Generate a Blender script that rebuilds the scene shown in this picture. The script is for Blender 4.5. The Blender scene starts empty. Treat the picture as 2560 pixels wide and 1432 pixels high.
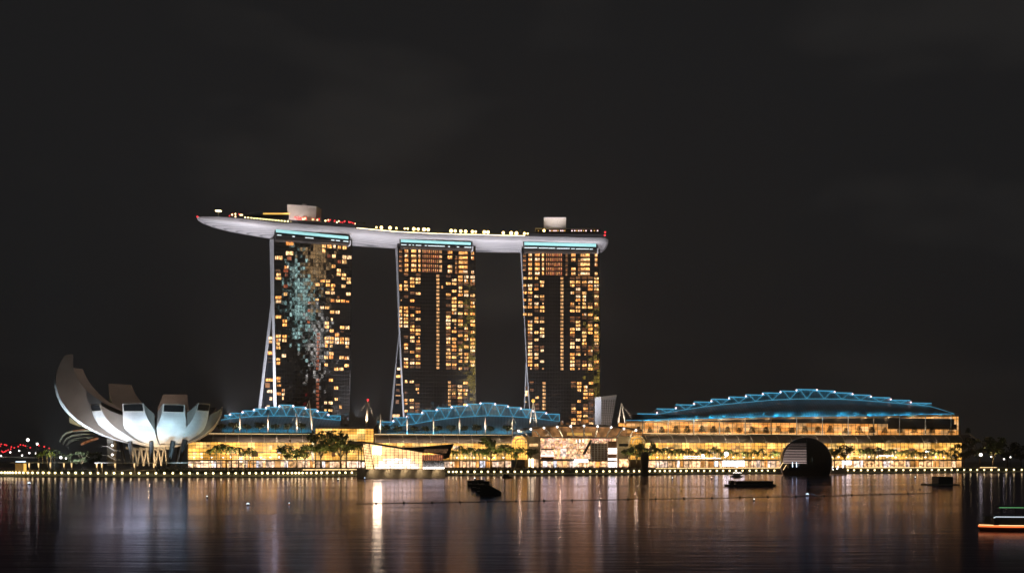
import bpy, math, random
from mathutils import Vector
rnd = random.Random(11)
scene = bpy.context.scene
col = scene.collection
R = math.radians

# ------------------------------------------------------------------ camera, sky, exposure
F, CX, HY, CZ = 2400.0, 1280.0, 1150.0, 10.0      # survey of the photograph: focal length and eye level
cam = bpy.data.objects.new('camera', bpy.data.cameras.new('camera'))
col.objects.link(cam)
cam.location = (0, 0, CZ)
cam.rotation_euler = (R(90), 0, 0)
cam.data.sensor_width = 36
cam.data.lens = 36 * F / 2560
cam.data.shift_y = (HY - 715) / 2560
cam.data.clip_start, cam.data.clip_end = 1, 20000
scene.camera = cam
scene.view_settings.view_transform = 'Standard'
scene.view_settings.look = 'None'
scene.view_settings.exposure = 0
scene.view_settings.gamma = 1
try:
    scene.cycles.use_denoising = True
    scene.cycles.use_light_tree = True
    scene.cycles.max_bounces = 6
    scene.cycles.sample_clamp_indirect = 6
    scene.cycles.caustics_reflective = True
except Exception:
    pass

world = bpy.data.worlds.new('World')
scene.world = world
world.use_nodes = True
wn, wl = world.node_tree.nodes, world.node_tree.links
wbg = wn['Background']
wtc = wn.new('ShaderNodeTexCoord')
wmp = wn.new('ShaderNodeMapping'); wmp.inputs['Scale'].default_value = (1, 1, 2.6)
wno = wn.new('ShaderNodeTexNoise'); wno.inputs['Scale'].default_value = 3.3; wno.inputs['Detail'].default_value = 3
wrp = wn.new('ShaderNodeValToRGB')
wrp.color_ramp.elements[0].position = .53; wrp.color_ramp.elements[0].color = (.0115, .0114, .012, 1)
wrp.color_ramp.elements[1].position = .78; wrp.color_ramp.elements[1].color = (.0225, .0212, .0204, 1)
wl.new(wtc.outputs['Generated'], wmp.inputs['Vector']); wl.new(wmp.outputs[0], wno.inputs['Vector'])
wl.new(wno.outputs['Fac'], wrp.inputs['Fac']); wl.new(wrp.outputs['Color'], wbg.inputs['Color'])
wbg.inputs['Strength'].default_value = 1.0

# ------------------------------------------------------------------ helpers
def W(px, py, D):
    return Vector(((px - CX) / F * D, D, CZ + (HY - py) / F * D))

def wat(px, py):                       # point on the water seen at that pixel
    return W(px, py, F * CZ / (py - HY))

class Plane:
    """a vertical plane through two surveyed points; n points to the viewer"""
    def __init__(s, p0, D0, p1, D1):
        a, b = W(p0, HY, D0), W(p1, HY, D1)
        s.a = a
        s.u = Vector((b.x - a.x, b.y - a.y, 0)).normalized()
        s.n = Vector((s.u.y, -s.u.x, 0))
    def at(s, px, py, off=0.0):
        dx = (px - CX) / F
        D = (s.a.x * s.n.x + s.a.y * s.n.y + off) / (dx * s.n.x + s.n.y)
        return W(px, py, D)
    def rect(s, x0, x1, y0, y1, off=0.0):     # level rectangle: TL TR BR BL
        c = s.at((x0 + x1) / 2, y0, off); zt = c.z
        zb = s.at((x0 + x1) / 2, y1, off).z
        l, r = s.at(x0, HY, off), s.at(x1, HY, off)
        return [Vector((l.x, l.y, zt)), Vector((r.x, r.y, zt)), Vector((r.x, r.y, zb)), Vector((l.x, l.y, zb))]

class MB:
    def __init__(s): s.v, s.f = [], []
    def poly(s, pts):
        i = len(s.v); s.v += [Vector(p) for p in pts]; s.f.append(tuple(range(i, i + len(pts)))); return s
    def prism(s, pts, vec):
        i, n = len(s.v), len(pts); vec = Vector(vec)
        s.v += [Vector(p) for p in pts] + [Vector(p) + vec for p in pts]
        s.f.append(tuple(range(i, i + n))); s.f.append(tuple(range(i + 2 * n - 1, i + n - 1, -1)))
        for k in range(n):
            j = (k + 1) % n; s.f.append((i + k, i + n + k, i + n + j, i + j))
        return s
    def box(s, lo, hi):
        x0, y0, z0 = lo; x1, y1, z1 = hi
        return s.prism([(x0, y0, z0), (x1, y0, z0), (x1, y0, z1), (x0, y0, z1)], (0, y1 - y0, 0))
    def grid(s, rows, close=False):
        i, m = len(s.v), len(rows[0])
        for r in rows: s.v += [Vector(p) for p in r]
        for a in range(len(rows) - 1):
            for b in range(m if close else m - 1):
                c = (b + 1) % m
                s.f.append((i + a * m + b, i + a * m + c, i + (a + 1) * m + c, i + (a + 1) * m + b))
        return s
    def tube(s, pts, r, n=6, cap=True):
        pts = [Vector(p) for p in pts]; k = len(pts)
        rs = r if isinstance(r, (list, tuple)) else [r] * k
        i = len(s.v)
        for a in range(k):
            t = (pts[min(a + 1, k - 1)] - pts[max(a - 1, 0)]).normalized()
            x = t.cross(Vector((0, 0, 1)) if abs(t.z) < .9 else Vector((0, 1, 0))).normalized(); y = t.cross(x)
            for b in range(n):
                q = 2 * math.pi * b / n
                s.v.append(pts[a] + (x * math.cos(q) + y * math.sin(q)) * rs[a])
        for a in range(k - 1):
            for b in range(n):
                c = (b + 1) % n
                s.f.append((i + a * n + b, i + a * n + c, i + (a + 1) * n + c, i + (a + 1) * n + b))
        if cap:
            s.f.append(tuple(range(i + n - 1, i - 1, -1))); s.f.append(tuple(range(i + (k - 1) * n, i + k * n)))
        return s
    def ball(s, c, r, nu=10, nv=6, sz=1.0):
        c = Vector(c); i = len(s.v)
        for a in range(1, nv):
            t = math.pi * a / nv
            for b in range(nu):
                q = 2 * math.pi * b / nu
                s.v.append(c + Vector((r * math.sin(t) * math.cos(q), r * math.sin(t) * math.sin(q), r * sz * math.cos(t))))
        s.v += [c + Vector((0, 0, r * sz)), c - Vector((0, 0, r * sz))]
        for a in range(nv - 2):
            for b in range(nu):
                d = (b + 1) % nu
                s.f.append((i + a * nu + b, i + (a + 1) * nu + b, i + (a + 1) * nu + d, i + a * nu + d))
        T, B = i + (nv - 1) * nu, i + (nv - 1) * nu + 1
        for b in range(nu):
            d = (b + 1) % nu
            s.f.append((T, i + b, i + d)); s.f.append((B, i + (nv - 2) * nu + d, i + (nv - 2) * nu + b))
        return s
    # pixel-surveyed shapes on a plane
    def prect(s, P, x0, x1, y0, y1, off=0.0, depth=.3):
        return s.prism(P.rect(x0, x1, y0, y1, off), -P.n * depth)
    def ppoly(s, P, pts, off=0.0, depth=.3):
        return s.prism([P.at(x, y, off) for x, y in pts], -P.n * depth)
    def ptube(s, P, pts, r, off=0.0, n=6):
        return s.tube([P.at(x, y, off) for x, y in pts], r, n)
    def build(s, name, mat, parent=None, smooth=False):
        me = bpy.data.meshes.new(name)
        base = parent_loc(parent) if parent else Vector((0, 0, 0))
        me.from_pydata([tuple(p - base) for p in s.v], [], s.f)
        me.validate(); me.update()
        if mat: me.materials.append(mat)
        if smooth:
            for p in me.polygons: p.use_smooth = True
        o = bpy.data.objects.new(name, me); col.objects.link(o)
        if parent: o.parent = parent
        return o

def parent_loc(p):
    l = Vector((0, 0, 0))
    while p is not None:
        l = l + p.location; p = p.parent
    return l

def tag(o, label, cat, group=None):
    o['label'] = label; o['category'] = cat
    if group: o['group'] = group
    return o

def thing(name, label, cat, loc=(0, 0, 0), group=None):
    o = bpy.data.objects.new(name, None); col.objects.link(o)
    o.location = loc; o.empty_display_size = .5
    return tag(o, label, cat, group)

def solo(mb, name, mat, label, cat, loc=None, group=None, smooth=False):   # a thing of one mesh
    o = mb.build(name, mat, None, smooth)
    if loc is not None:
        for v in o.data.vertices: v.co -= Vector(loc)
        o.location = loc
    return tag(o, label, cat, group)

def structure(o): o['kind'] = 'structure'; return o
def stuff(o): o['kind'] = 'stuff'; return o

def dup(root, loc, rotz=0.0, sc=1.0, label=None, group=None):
    r = root.copy(); col.objects.link(r); r.location = loc; r.rotation_euler = (0, 0, rotz); r.scale = (sc,) * 3
    if label: r['label'] = label
    if group: r['group'] = group
    for ch in list(root.children):
        c = ch.copy(); col.objects.link(c); c.parent = r
        for g in list(ch.children):
            d = g.copy(); col.objects.link(d); d.parent = c
    return r

def mat(name, base, rough=.6, metal=0.0, var=.15, scale=.4, spec=.5, bump=0.0, ior=None):
    m = bpy.data.materials.new(name); m.use_nodes = True
    n, l = m.node_tree.nodes, m.node_tree.links
    b = n['Principled BSDF']
    b.inputs['Roughness'].default_value = rough; b.inputs['Metallic'].default_value = metal
    b.inputs['Specular IOR Level'].default_value = spec
    if ior: b.inputs['IOR'].default_value = ior
    tc = n.new('ShaderNodeTexCoord'); no = n.new('ShaderNodeTexNoise')
    no.inputs['Scale'].default_value = scale; no.inputs['Detail'].default_value = 5
    l.new(tc.outputs['Object'], no.inputs['Vector'])
    rp = n.new('ShaderNodeValToRGB')
    rp.color_ramp.elements[0].position = .3; rp.color_ramp.elements[1].position = .7
    rp.color_ramp.elements[0].color = (*[c * (1 - var) for c in base], 1)
    rp.color_ramp.elements[1].color = (*[min(1, c * (1 + var)) for c in base], 1)
    l.new(no.outputs['Fac'], rp.inputs['Fac']); l.new(rp.outputs['Color'], b.inputs['Base Color'])
    if bump:
        bp = n.new('ShaderNodeBump'); bp.inputs['Strength'].default_value = bump
        l.new(no.outputs['Fac'], bp.inputs['Height']); l.new(bp.outputs[0], b.inputs['Normal'])
    return m

def glow(name, color, strength):
    m = bpy.data.materials.new(name); m.use_nodes = True
    b = m.node_tree.nodes['Principled BSDF']
    b.inputs['Base Color'].default_value = (*[min(.8, c) for c in color], 1)
    b.inputs['Emission Color'].default_value = (*color, 1); b.inputs['Emission Strength'].default_value = strength
    return m

def rooms(name, stops, lo, hi, scale=.55, contrast=(.32, .7), stretch=(1, 1, 1)):
    """lit interior seen through glass: every pane its own brightness, lamps and curtains as fine variation"""
    m = bpy.data.materials.new(name); m.use_nodes = True
    n, l = m.node_tree.nodes, m.node_tree.links
    b = n['Principled BSDF']; b.inputs['Base Color'].default_value = (.03, .025, .02, 1); b.inputs['Roughness'].default_value = .15
    oi, ge = n.new('ShaderNodeObjectInfo'), n.new('ShaderNodeNewGeometry')
    ad = n.new('ShaderNodeMath'); ad.operation = 'ADD'
    fr = n.new('ShaderNodeMath'); fr.operation = 'FRACT'
    l.new(oi.outputs['Random'], ad.inputs[0]); l.new(ge.outputs['Random Per Island'], ad.inputs[1]); l.new(ad.outputs[0], fr.inputs[0])
    rp = n.new('ShaderNodeValToRGB')
    while len(rp.color_ramp.elements) < len(stops): rp.color_ramp.elements.new(.5)
    for e, (p, c) in zip(rp.color_ramp.elements, stops): e.position = p; e.color = (*c, 1)
    l.new(fr.outputs[0], rp.inputs['Fac']); l.new(rp.outputs['Color'], b.inputs['Emission Color'])
    tc = n.new('ShaderNodeTexCoord'); mp = n.new('ShaderNodeMapping'); mp.inputs['Scale'].default_value = stretch
    no = n.new('ShaderNodeTexNoise'); no.inputs['Scale'].default_value = scale; no.inputs['Detail'].default_value = 3
    l.new(tc.outputs['Object'], mp.inputs['Vector']); l.new(mp.outputs[0], no.inputs['Vector'])
    mr = n.new('ShaderNodeMapRange')
    mr.inputs['From Min'].default_value, mr.inputs['From Max'].default_value = contrast
    mr.inputs['To Min'].default_value, mr.inputs['To Max'].default_value = lo, hi
    l.new(no.outputs['Fac'], mr.inputs['Value'])
    r2 = n.new('ShaderNodeMapRange'); r2.inputs['To Min'].default_value = .5; r2.inputs['To Max'].default_value = 1.35
    mu2 = n.new('ShaderNodeMath'); mu2.operation = 'MULTIPLY'; mu2.inputs[1].default_value = 7.31
    f2 = n.new('ShaderNodeMath'); f2.operation = 'FRACT'
    l.new(fr.outputs[0], mu2.inputs[0]); l.new(mu2.outputs[0], f2.inputs[0]); l.new(f2.outputs[0], r2.inputs['Value'])
    mu = n.new('ShaderNodeMath'); mu.operation = 'MULTIPLY'
    l.new(mr.outputs[0], mu.inputs[0]); l.new(r2.outputs[0], mu.inputs[1]); l.new(mu.outputs[0], b.inputs['Emission Strength'])
    return m

def lamp(name, kind, loc, target, power, color, size=.5, spot=60, blend=.5, size_y=None):
    d = bpy.data.lights.new(name, kind); d.energy = power; d.color = color
    if kind == 'SPOT':
        d.spot_size = R(spot); d.spot_blend = blend; d.shadow_soft_size = size
    elif kind == 'AREA':
        d.shape = 'RECTANGLE' if size_y else 'SQUARE'; d.size = size
        if size_y: d.size_y = size_y
    else: d.shadow_soft_size = size
    o = bpy.data.objects.new(name, d); col.objects.link(o); o.location = loc
    if target is not None:
        o.rotation_euler = (Vector(target) - Vector(loc)).to_track_quat('-Z', 'Y').to_euler()
    return o

def panels(name, base, joint, rough, metal, scale, w, h):
    """sheet cladding with joints and slight differences from sheet to sheet"""
    m = bpy.data.materials.new(name); m.use_nodes = True
    n, l = m.node_tree.nodes, m.node_tree.links
    b = n['Principled BSDF']; b.inputs['Roughness'].default_value = rough; b.inputs['Metallic'].default_value = metal
    tc = n.new('ShaderNodeTexCoord'); mp = n.new('ShaderNodeMapping'); mp.inputs['Rotation'].default_value = (R(90), 0, 0)
    br = n.new('ShaderNodeTexBrick'); br.inputs['Scale'].default_value = scale
    br.inputs['Brick Width'].default_value = w; br.inputs['Row Height'].default_value = h; br.inputs['Mortar Size'].default_value = .12
    br.inputs['Color1'].default_value = (*base, 1); br.inputs['Color2'].default_value = (*[c * .93 for c in base], 1); br.inputs['Mortar'].default_value = (*joint, 1)
    no = n.new('ShaderNodeTexNoise'); no.inputs['Scale'].default_value = .09; no.inputs['Detail'].default_value = 5
    mr = n.new('ShaderNodeMapRange'); mr.inputs['From Min'].default_value = .35; mr.inputs['From Max'].default_value = .65; mr.inputs['To Min'].default_value = .82; mr.inputs['To Max'].default_value = 1.06
    mi = n.new('ShaderNodeMix'); mi.data_type = 'RGBA'; mi.blend_type = 'MULTIPLY'; mi.inputs[0].default_value = 1
    l.new(tc.outputs['Object'], mp.inputs['Vector']); l.new(mp.outputs[0], br.inputs['Vector']); l.new(tc.outputs['Object'], no.inputs['Vector'])
    l.new(no.outputs['Fac'], mr.inputs['Value']); l.new(br.outputs['Color'], mi.inputs[6]); l.new(mr.outputs[0], mi.inputs[7]); l.new(mi.outputs[2], b.inputs['Base Color'])
    return m

# ------------------------------------------------------------------ materials
WARM = (1.0, .55, .17)
M = dict(
    concrete=mat('concrete', (.26, .24, .21), .8, scale=.2, bump=.1),
    paving=mat('paving', (.22, .2, .17), .75, scale=.3),
    fascia=mat('fascia', (.42, .43, .38), .6, scale=.5),
    darksteel=mat('dark_steel', (.05, .05, .055), .45, .3),
    darkwall=mat('dark_wall', (.03, .027, .026), .55),
    cladding=mat('white_cladding', (.68, .68, .72), .45, scale=.08, var=.06),
    white=mat('white_paint', (.75, .72, .68), .5, var=.05),
    petal=panels('petal_skin', (.72, .73, .75), (.62, .63, .65), .42, 0, 1.0, 3.2, 2.2),
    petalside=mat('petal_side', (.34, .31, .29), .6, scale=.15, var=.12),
    glassdark=mat('dark_glass', (.012, .014, .017), .08, spec=.5, ior=1.6, var=.3, scale=.05),
    towerglass=mat('tower_glass', (.46, .42, .4), .05, 1.0, var=.25, scale=.06),
    rooftin=panels('roof_sheet', (.5, .55, .58), (.2, .23, .26), .45, .1, 1.0, 2.4, 14.0),
    canopy=mat('canopy_roof', (.24, .2, .175), .5, .1, scale=.2),
    ribs=mat('canopy_rib', (.6, .55, .47), .5),
    beige=mat('beige_stone', (.5, .4, .3), .7, scale=.25),
    wood=mat('timber', (.18, .09, .05), .6),
    leaf=mat('foliage', (.1, .13, .035), .6, var=.5, scale=.6),
    palmleaf=mat('palm_frond', (.1, .15, .035), .55, var=.45, scale=.7),
    darkleaf=mat('dark_foliage', (.03, .042, .02), .65, var=.5, scale=.5),
    bark=mat('bark', (.14, .1, .07), .8),
    hedge=mat('hedge', (.04, .055, .022), .7, var=.5, scale=.4),
    bars=mat('glazing_bar', (.07, .05, .035), .6),
    towerbar=mat('tower_bar', (.022, .02, .02), .5),
    skyglass=mat('skylight_glass', (.015, .016, .018), .45, spec=.15, var=.2),
    black=mat('black_rubber', (.035, .035, .036), .6),
    cloth=mat('clothing', (.08, .06, .055), .8, var=.6, scale=1.1),
    orange=mat('orange_paint', (.6, .2, .05), .5),
    g_win=rooms('lit_room', [(0, (1, .33, .07)), (.3, (1, .45, .12)), (.7, (1, .54, .2)), (1, (1, .68, .42))], .7, 4.6, .85, (.38, .72)),
    g_dim=rooms('dim_room', [(0, (1, .32, .1)), (1, (1, .5, .25))], .03, .35, .8),
    g_red=rooms('red_room', [(0, (1, .2, .08)), (1, (1, .34, .16))], .2, .75, .8),
    g_core=rooms('stair_light', [(0, (1, .47, .16)), (1, (1, .56, .24))], .7, 2.0, .8),
    g_suite=rooms('suite_room', [(0, (1, .3, .07)), (1, (1, .42, .12))], .15, 1.2, .9),
    g_mall=rooms('mall_interior', [(0, (1, .46, .075)), (.5, (1, .52, .11)), (1, (1, .62, .2))], .75, 2.8, .13, (.3, .72), (1, 1, 1.8)),
    g_terr=rooms('terrace_interior', [(0, (1, .36, .07)), (.6, (1, .45, .12)), (1, (1, .54, .22))], .45, 1.9, .12, (.3, .72), (1, 1, 2)),
    g_shop=rooms('shop_interior', [(0, (1, .52, .2)), (.5, (1, .62, .36)), (.85, (1, .74, .6)), (1, (.9, .88, 1))], .25, 2.6, .45),
    g_atrium=rooms('atrium_interior', [(0, (1, .5, .22)), (.4, (1, .6, .3)), (.7, (1, .5, .36)), (1, (1, .72, .45))], .35, 2.6, .75),
    g_cryst=rooms('crystal_interior', [(0, (1, .56, .22)), (1, (1, .68, .36))], 1.2, 2.8, .2),
    g_hall=rooms('display_hall', [(0, (1, .75, .52)), (.5, (1, .84, .7)), (1, (1, .9, .86))], 1.4, 3.6, .3),
    g_clere=rooms('clerestory', [(0, (1, .4, .12)), (1, (1, .52, .22))], .08, .6, .2),
    g_gold=glow('gold_light', (1, .8, .45), 6),
    g_amber=glow('amber_light', (1, .55, .12), 1.2),
    g_white=glow('white_light', (1, .93, .85), 5),
    g_sign=glow('bright_sign', (1, .8, .46), 48),
    g_globe=glow('globe_light', (1, .78, .36), 6),
    g_strip=glow('warm_strip', (1, .66, .3), 1.8),
    g_flood=glow('sky_flood', (1, .66, .22), 9),
    g_teal=glow('teal_cove', (.36, .74, .74), .75),
    g_dash=glow('cool_tube', (.75, .95, 1), 1.3),
    g_red1=glow('red_lamp', (1, .04, .05), 1.8),
    g_blind=glow('lit_blind', (1, .72, .66), .42),  # light reflected by the globe's slats, put into them as glow
    g_blind2=glow('dim_blind', (1, .72, .66), .08),  # fainter reflected light on the upper slats, also as glow
    g_blue=glow('blue_led', (.08, .4, .6), .85),  # blue floodlight on white beams put in as glow; serves the eave line too
    g_blue2=glow('blue_led_thin', (.1, .44, .64), .8),  # struts are no lamps: their blue floodlight is put in as glow
    g_pink=glow('pink_lamp', (1, .66, .68), 3),
    g_cool=glow('cool_lamp', (.65, .82, 1), 3),
    g_boat=glow('orange_led', (1, .2, .05), 1.2),
    g_boatw=glow('white_led', (.75, .88, 1), .8),
    g_green=glow('green_led', (.12, .36, .15), .8),
)

def ripple(m, scale, strength, dist):
    n, l = m.node_tree.nodes, m.node_tree.links
    tc = n.new('ShaderNodeTexCoord'); no = n.new('ShaderNodeTexNoise'); no.inputs['Scale'].default_value = scale
    bp = n.new('ShaderNodeBump'); bp.inputs['Strength'].default_value = strength; bp.inputs['Distance'].default_value = dist
    l.new(tc.outputs['Object'], no.inputs['Vector']); l.new(no.outputs['Fac'], bp.inputs['Height']); l.new(bp.outputs[0], n['Principled BSDF'].inputs['Normal'])
ripple(M['towerglass'], .8, .35, .03)

# water: calm bay under a light breeze, smoother slicks drifting through
def water_mat():
    m = bpy.data.materials.new('bay_water'); m.use_nodes = True
    n, l = m.node_tree.nodes, m.node_tree.links
    b = n['Principled BSDF']
    n.remove(b)
    b = n.new('ShaderNodeBsdfGlossy'); b.inputs['Color'].default_value = (.62, .57, .71, 1)
    di = n.new('ShaderNodeBsdfDiffuse'); di.inputs['Color'].default_value = (.012, .014, .024, 1)
    fz = n.new('ShaderNodeFresnel'); fz.inputs['IOR'].default_value = 1.33
    ms = n.new('ShaderNodeMixShader'); l.new(fz.outputs[0], ms.inputs[0]); l.new(di.outputs[0], ms.inputs[1]); l.new(b.outputs[0], ms.inputs[2])
    l.new(ms.outputs[0], n['Material Output'].inputs['Surface'])
    tc = n.new('ShaderNodeTexCoord')
    mp = n.new('ShaderNodeMapping'); mp.inputs['Scale'].default_value = (.12, .5, 1)
    no = n.new('ShaderNodeTexNoise'); no.inputs['Scale'].default_value = 1.0; no.inputs['Detail'].default_value = 4
    l.new(tc.outputs['Object'], mp.inputs['Vector']); l.new(mp.outputs[0], no.inputs['Vector'])
    bp = n.new('ShaderNodeBump'); bp.inputs['Strength'].default_value = .35; bp.inputs['Distance'].default_value = .11
    l.new(no.outputs['Fac'], bp.inputs['Height'])
    m3 = n.new('ShaderNodeMapping'); m3.inputs['Scale'].default_value = (.035, .15, 1)
    n3 = n.new('ShaderNodeTexNoise'); n3.inputs['Scale'].default_value = 1.0; n3.inputs['Detail'].default_value = 3
    l.new(tc.outputs['Object'], m3.inputs['Vector']); l.new(m3.outputs[0], n3.inputs['Vector'])
    b3 = n.new('ShaderNodeBump'); b3.inputs['Strength'].default_value = .36; b3.inputs['Distance'].default_value = .16
    l.new(n3.outputs['Fac'], b3.inputs['Height']); l.new(bp.outputs[0], b3.inputs['Normal']); l.new(b3.outputs[0], b.inputs['Normal']); l.new(b3.outputs[0], fz.inputs['Normal'])
    m2 = n.new('ShaderNodeMapping'); m2.inputs['Scale'].default_value = (.006, .022, 1); m2.inputs['Location'].default_value = (1.3, .55, 0)
    n2 = n.new('ShaderNodeTexNoise'); n2.inputs['Scale'].default_value = 1.0; n2.inputs['Detail'].default_value = 2
    l.new(tc.outputs['Object'], m2.inputs['Vector']); l.new(m2.outputs[0], n2.inputs['Vector'])
    mr = n.new('ShaderNodeMapRange')
    mr.inputs['From Min'].default_value = .38; mr.inputs['From Max'].default_value = .62
    mr.inputs['To Min'].default_value = .09; mr.inputs['To Max'].default_value = .15
    l.new(n2.outputs['Fac'], mr.inputs['Value'])
    # breeze line: ruffled water near the camera side, its edge a shallow wandering curve
    sx = n.new('ShaderNodeSeparateXYZ'); l.new(tc.outputs['Object'], sx.inputs[0])
    def mth(op, a, b_):
        k = n.new('ShaderNodeMath'); k.operation = op
        for i_, q in enumerate((a, b_)):
            if isinstance(q, (int, float)): k.inputs[i_].default_value = q
            else: l.new(q, k.inputs[i_])
        return k.outputs[0]
    x2 = mth('MINIMUM', mth('MULTIPLY', mth('POWER', mth('ABSOLUTE', sx.outputs[0], 0), 2.0), .028), 30)
    edge = mth('ADD', mth('SUBTRACT', 146, x2), mth('MULTIPLY', mth('SUBTRACT', n2.outputs['Fac'], .5), 75))
    mask = mth('MULTIPLY', mth('SUBTRACT', sx.outputs[1], edge), .05)
    cl = n.new('ShaderNodeClamp'); l.new(mask, cl.inputs[0])
    mx = n.new('ShaderNodeMapRange'); l.new(cl.outputs[0], mx.inputs['Value']); mx.inputs['To Min'].default_value = .155
    l.new(mr.outputs[0], mx.inputs['To Max']); l.new(mx.outputs[0], b.inputs['Roughness'])
    return m
M['water'] = water_mat()

# hull cladding: fish-scale panels
def hull_mat():
    m = bpy.data.materials.new('hull_panels'); m.use_nodes = True
    n, l = m.node_tree.nodes, m.node_tree.links
    b = n['Principled BSDF']; b.inputs['Roughness'].default_value = .45; b.inputs['Metallic'].default_value = .1
    tc = n.new('ShaderNodeTexCoord')
    br = n.new('ShaderNodeTexBrick')
    br.inputs['Scale'].default_value = .3; br.inputs['Mortar Size'].default_value = .03
    br.inputs['Color1'].default_value = (.62, .6, .62, 1); br.inputs['Color2'].default_value = (.54, .53, .56, 1); br.inputs['Mortar'].default_value = (.2, .2, .22, 1)
    mp = n.new('ShaderNodeMapping'); mp.inputs['Rotation'].default_value = (R(90), 0, 0)
    l.new(tc.outputs['Object'], mp.inputs['Vector']); l.new(mp.outputs[0], br.inputs['Vector']); l.new(br.outputs['Color'], b.inputs['Base Color'])
    return m
M['hull'] = hull_mat()

def leaf_quad(m, c, s, r):
    a = Vector((r.gauss(0, 1), r.gauss(0, 1), r.gauss(0, .7))).normalized(); b = a.cross(Vector((r.gauss(0, 1), r.gauss(0, 1), r.gauss(0, 1)))).normalized()
    m.poly([c + a * s, c + b * s * .6, c - a * s, c - b * s * .6])

# ------------------------------------------------------------------ ground and water
SHORE = [(-900, 640), (-300, 615), (0, 600), (300, 574), (600, 572), (800, 588), (905, 608), (1130, 645), (1300, 652), (1500, 672), (1700, 702), (2000, 742), (2300, 772), (2560, 792), (3100, 830)]
def shoreD(px):
    for (a, da), (b, db) in zip(SHORE, SHORE[1:]):
        if px <= b: return da + (db - da) * (px - a) / (b - a)
    return SHORE[-1][1]
def shore_pt(px, back=0.0, z=0.0):
    D = shoreD(px) + back
    return Vector(((px - CX) / F * D, D, z))

w = MB().poly([(-3000, 20, 0), (3000, 20, 0), (3000, 900, 0), (-3000, 900, 0)])
structure(w.build('water', M['water']))
PXS = list(range(-900, 3101, 50))
g = MB()
g.grid([[shore_pt(p, 0, .3) for p in PXS], [shore_pt(p, 0, 1.6) for p in PXS], [shore_pt(p, 14, 1.6) for p in PXS]])
structure(g.build('promenade', M['fascia']))
g = MB()
g.grid([[shore_pt(p, 0.6, .3) for p in PXS], [shore_pt(p, .6, -2) for p in PXS]])
structure(g.build('quay_wall', M['black']))
g = MB()
g.grid([[shore_pt(p, 14, 1.6) for p in PXS], [shore_pt(p, 14, 4.3) for p in PXS], [shore_pt(p, 60, 4.3) for p in PXS], [Vector(((p - CX) / F * 6000 * 1.4, 6000, 4.3)) for p in PXS]])
structure(g.build('ground', M['paving']))

# ------------------------------------------------------------------ hotel towers
T1 = Plane(684, 828, 881, 852)
T2 = Plane(993, 870, 1189, 881)
T3 = Plane(1303, 886, 1499, 888)

def interp(tab, y):
    if y <= tab[0][1]: return tab[0][0]
    for (x0, y0), (x1, y1) in zip(tab, tab[1:]):
        if y <= y1: return x0 + (x1 - x0) * (y - y0) / (y1 - y0)
    return tab[-1][0]

def room(m, P, x0, x1, y0, y1):
    if x1 - x0 < 6 or y1 - y0 < 3.5: return m.prect(P, x0, x1, y0, y1, .38, .2)
    w, h = x1 - x0, y1 - y0
    x0, x1, y0, y1 = x0 + w * .05, x1 - w * .05, y0 + h * .1, y1 - h * .06
    k = x0 + (x1 - x0) * rnd.choice((.4, .5, .5, .6))
    m.prect(P, x0, k - .5, y0, y1, .38, .2); m.prect(P, k + .5, x1, y0, y1, .38, .2)
    return m

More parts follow.
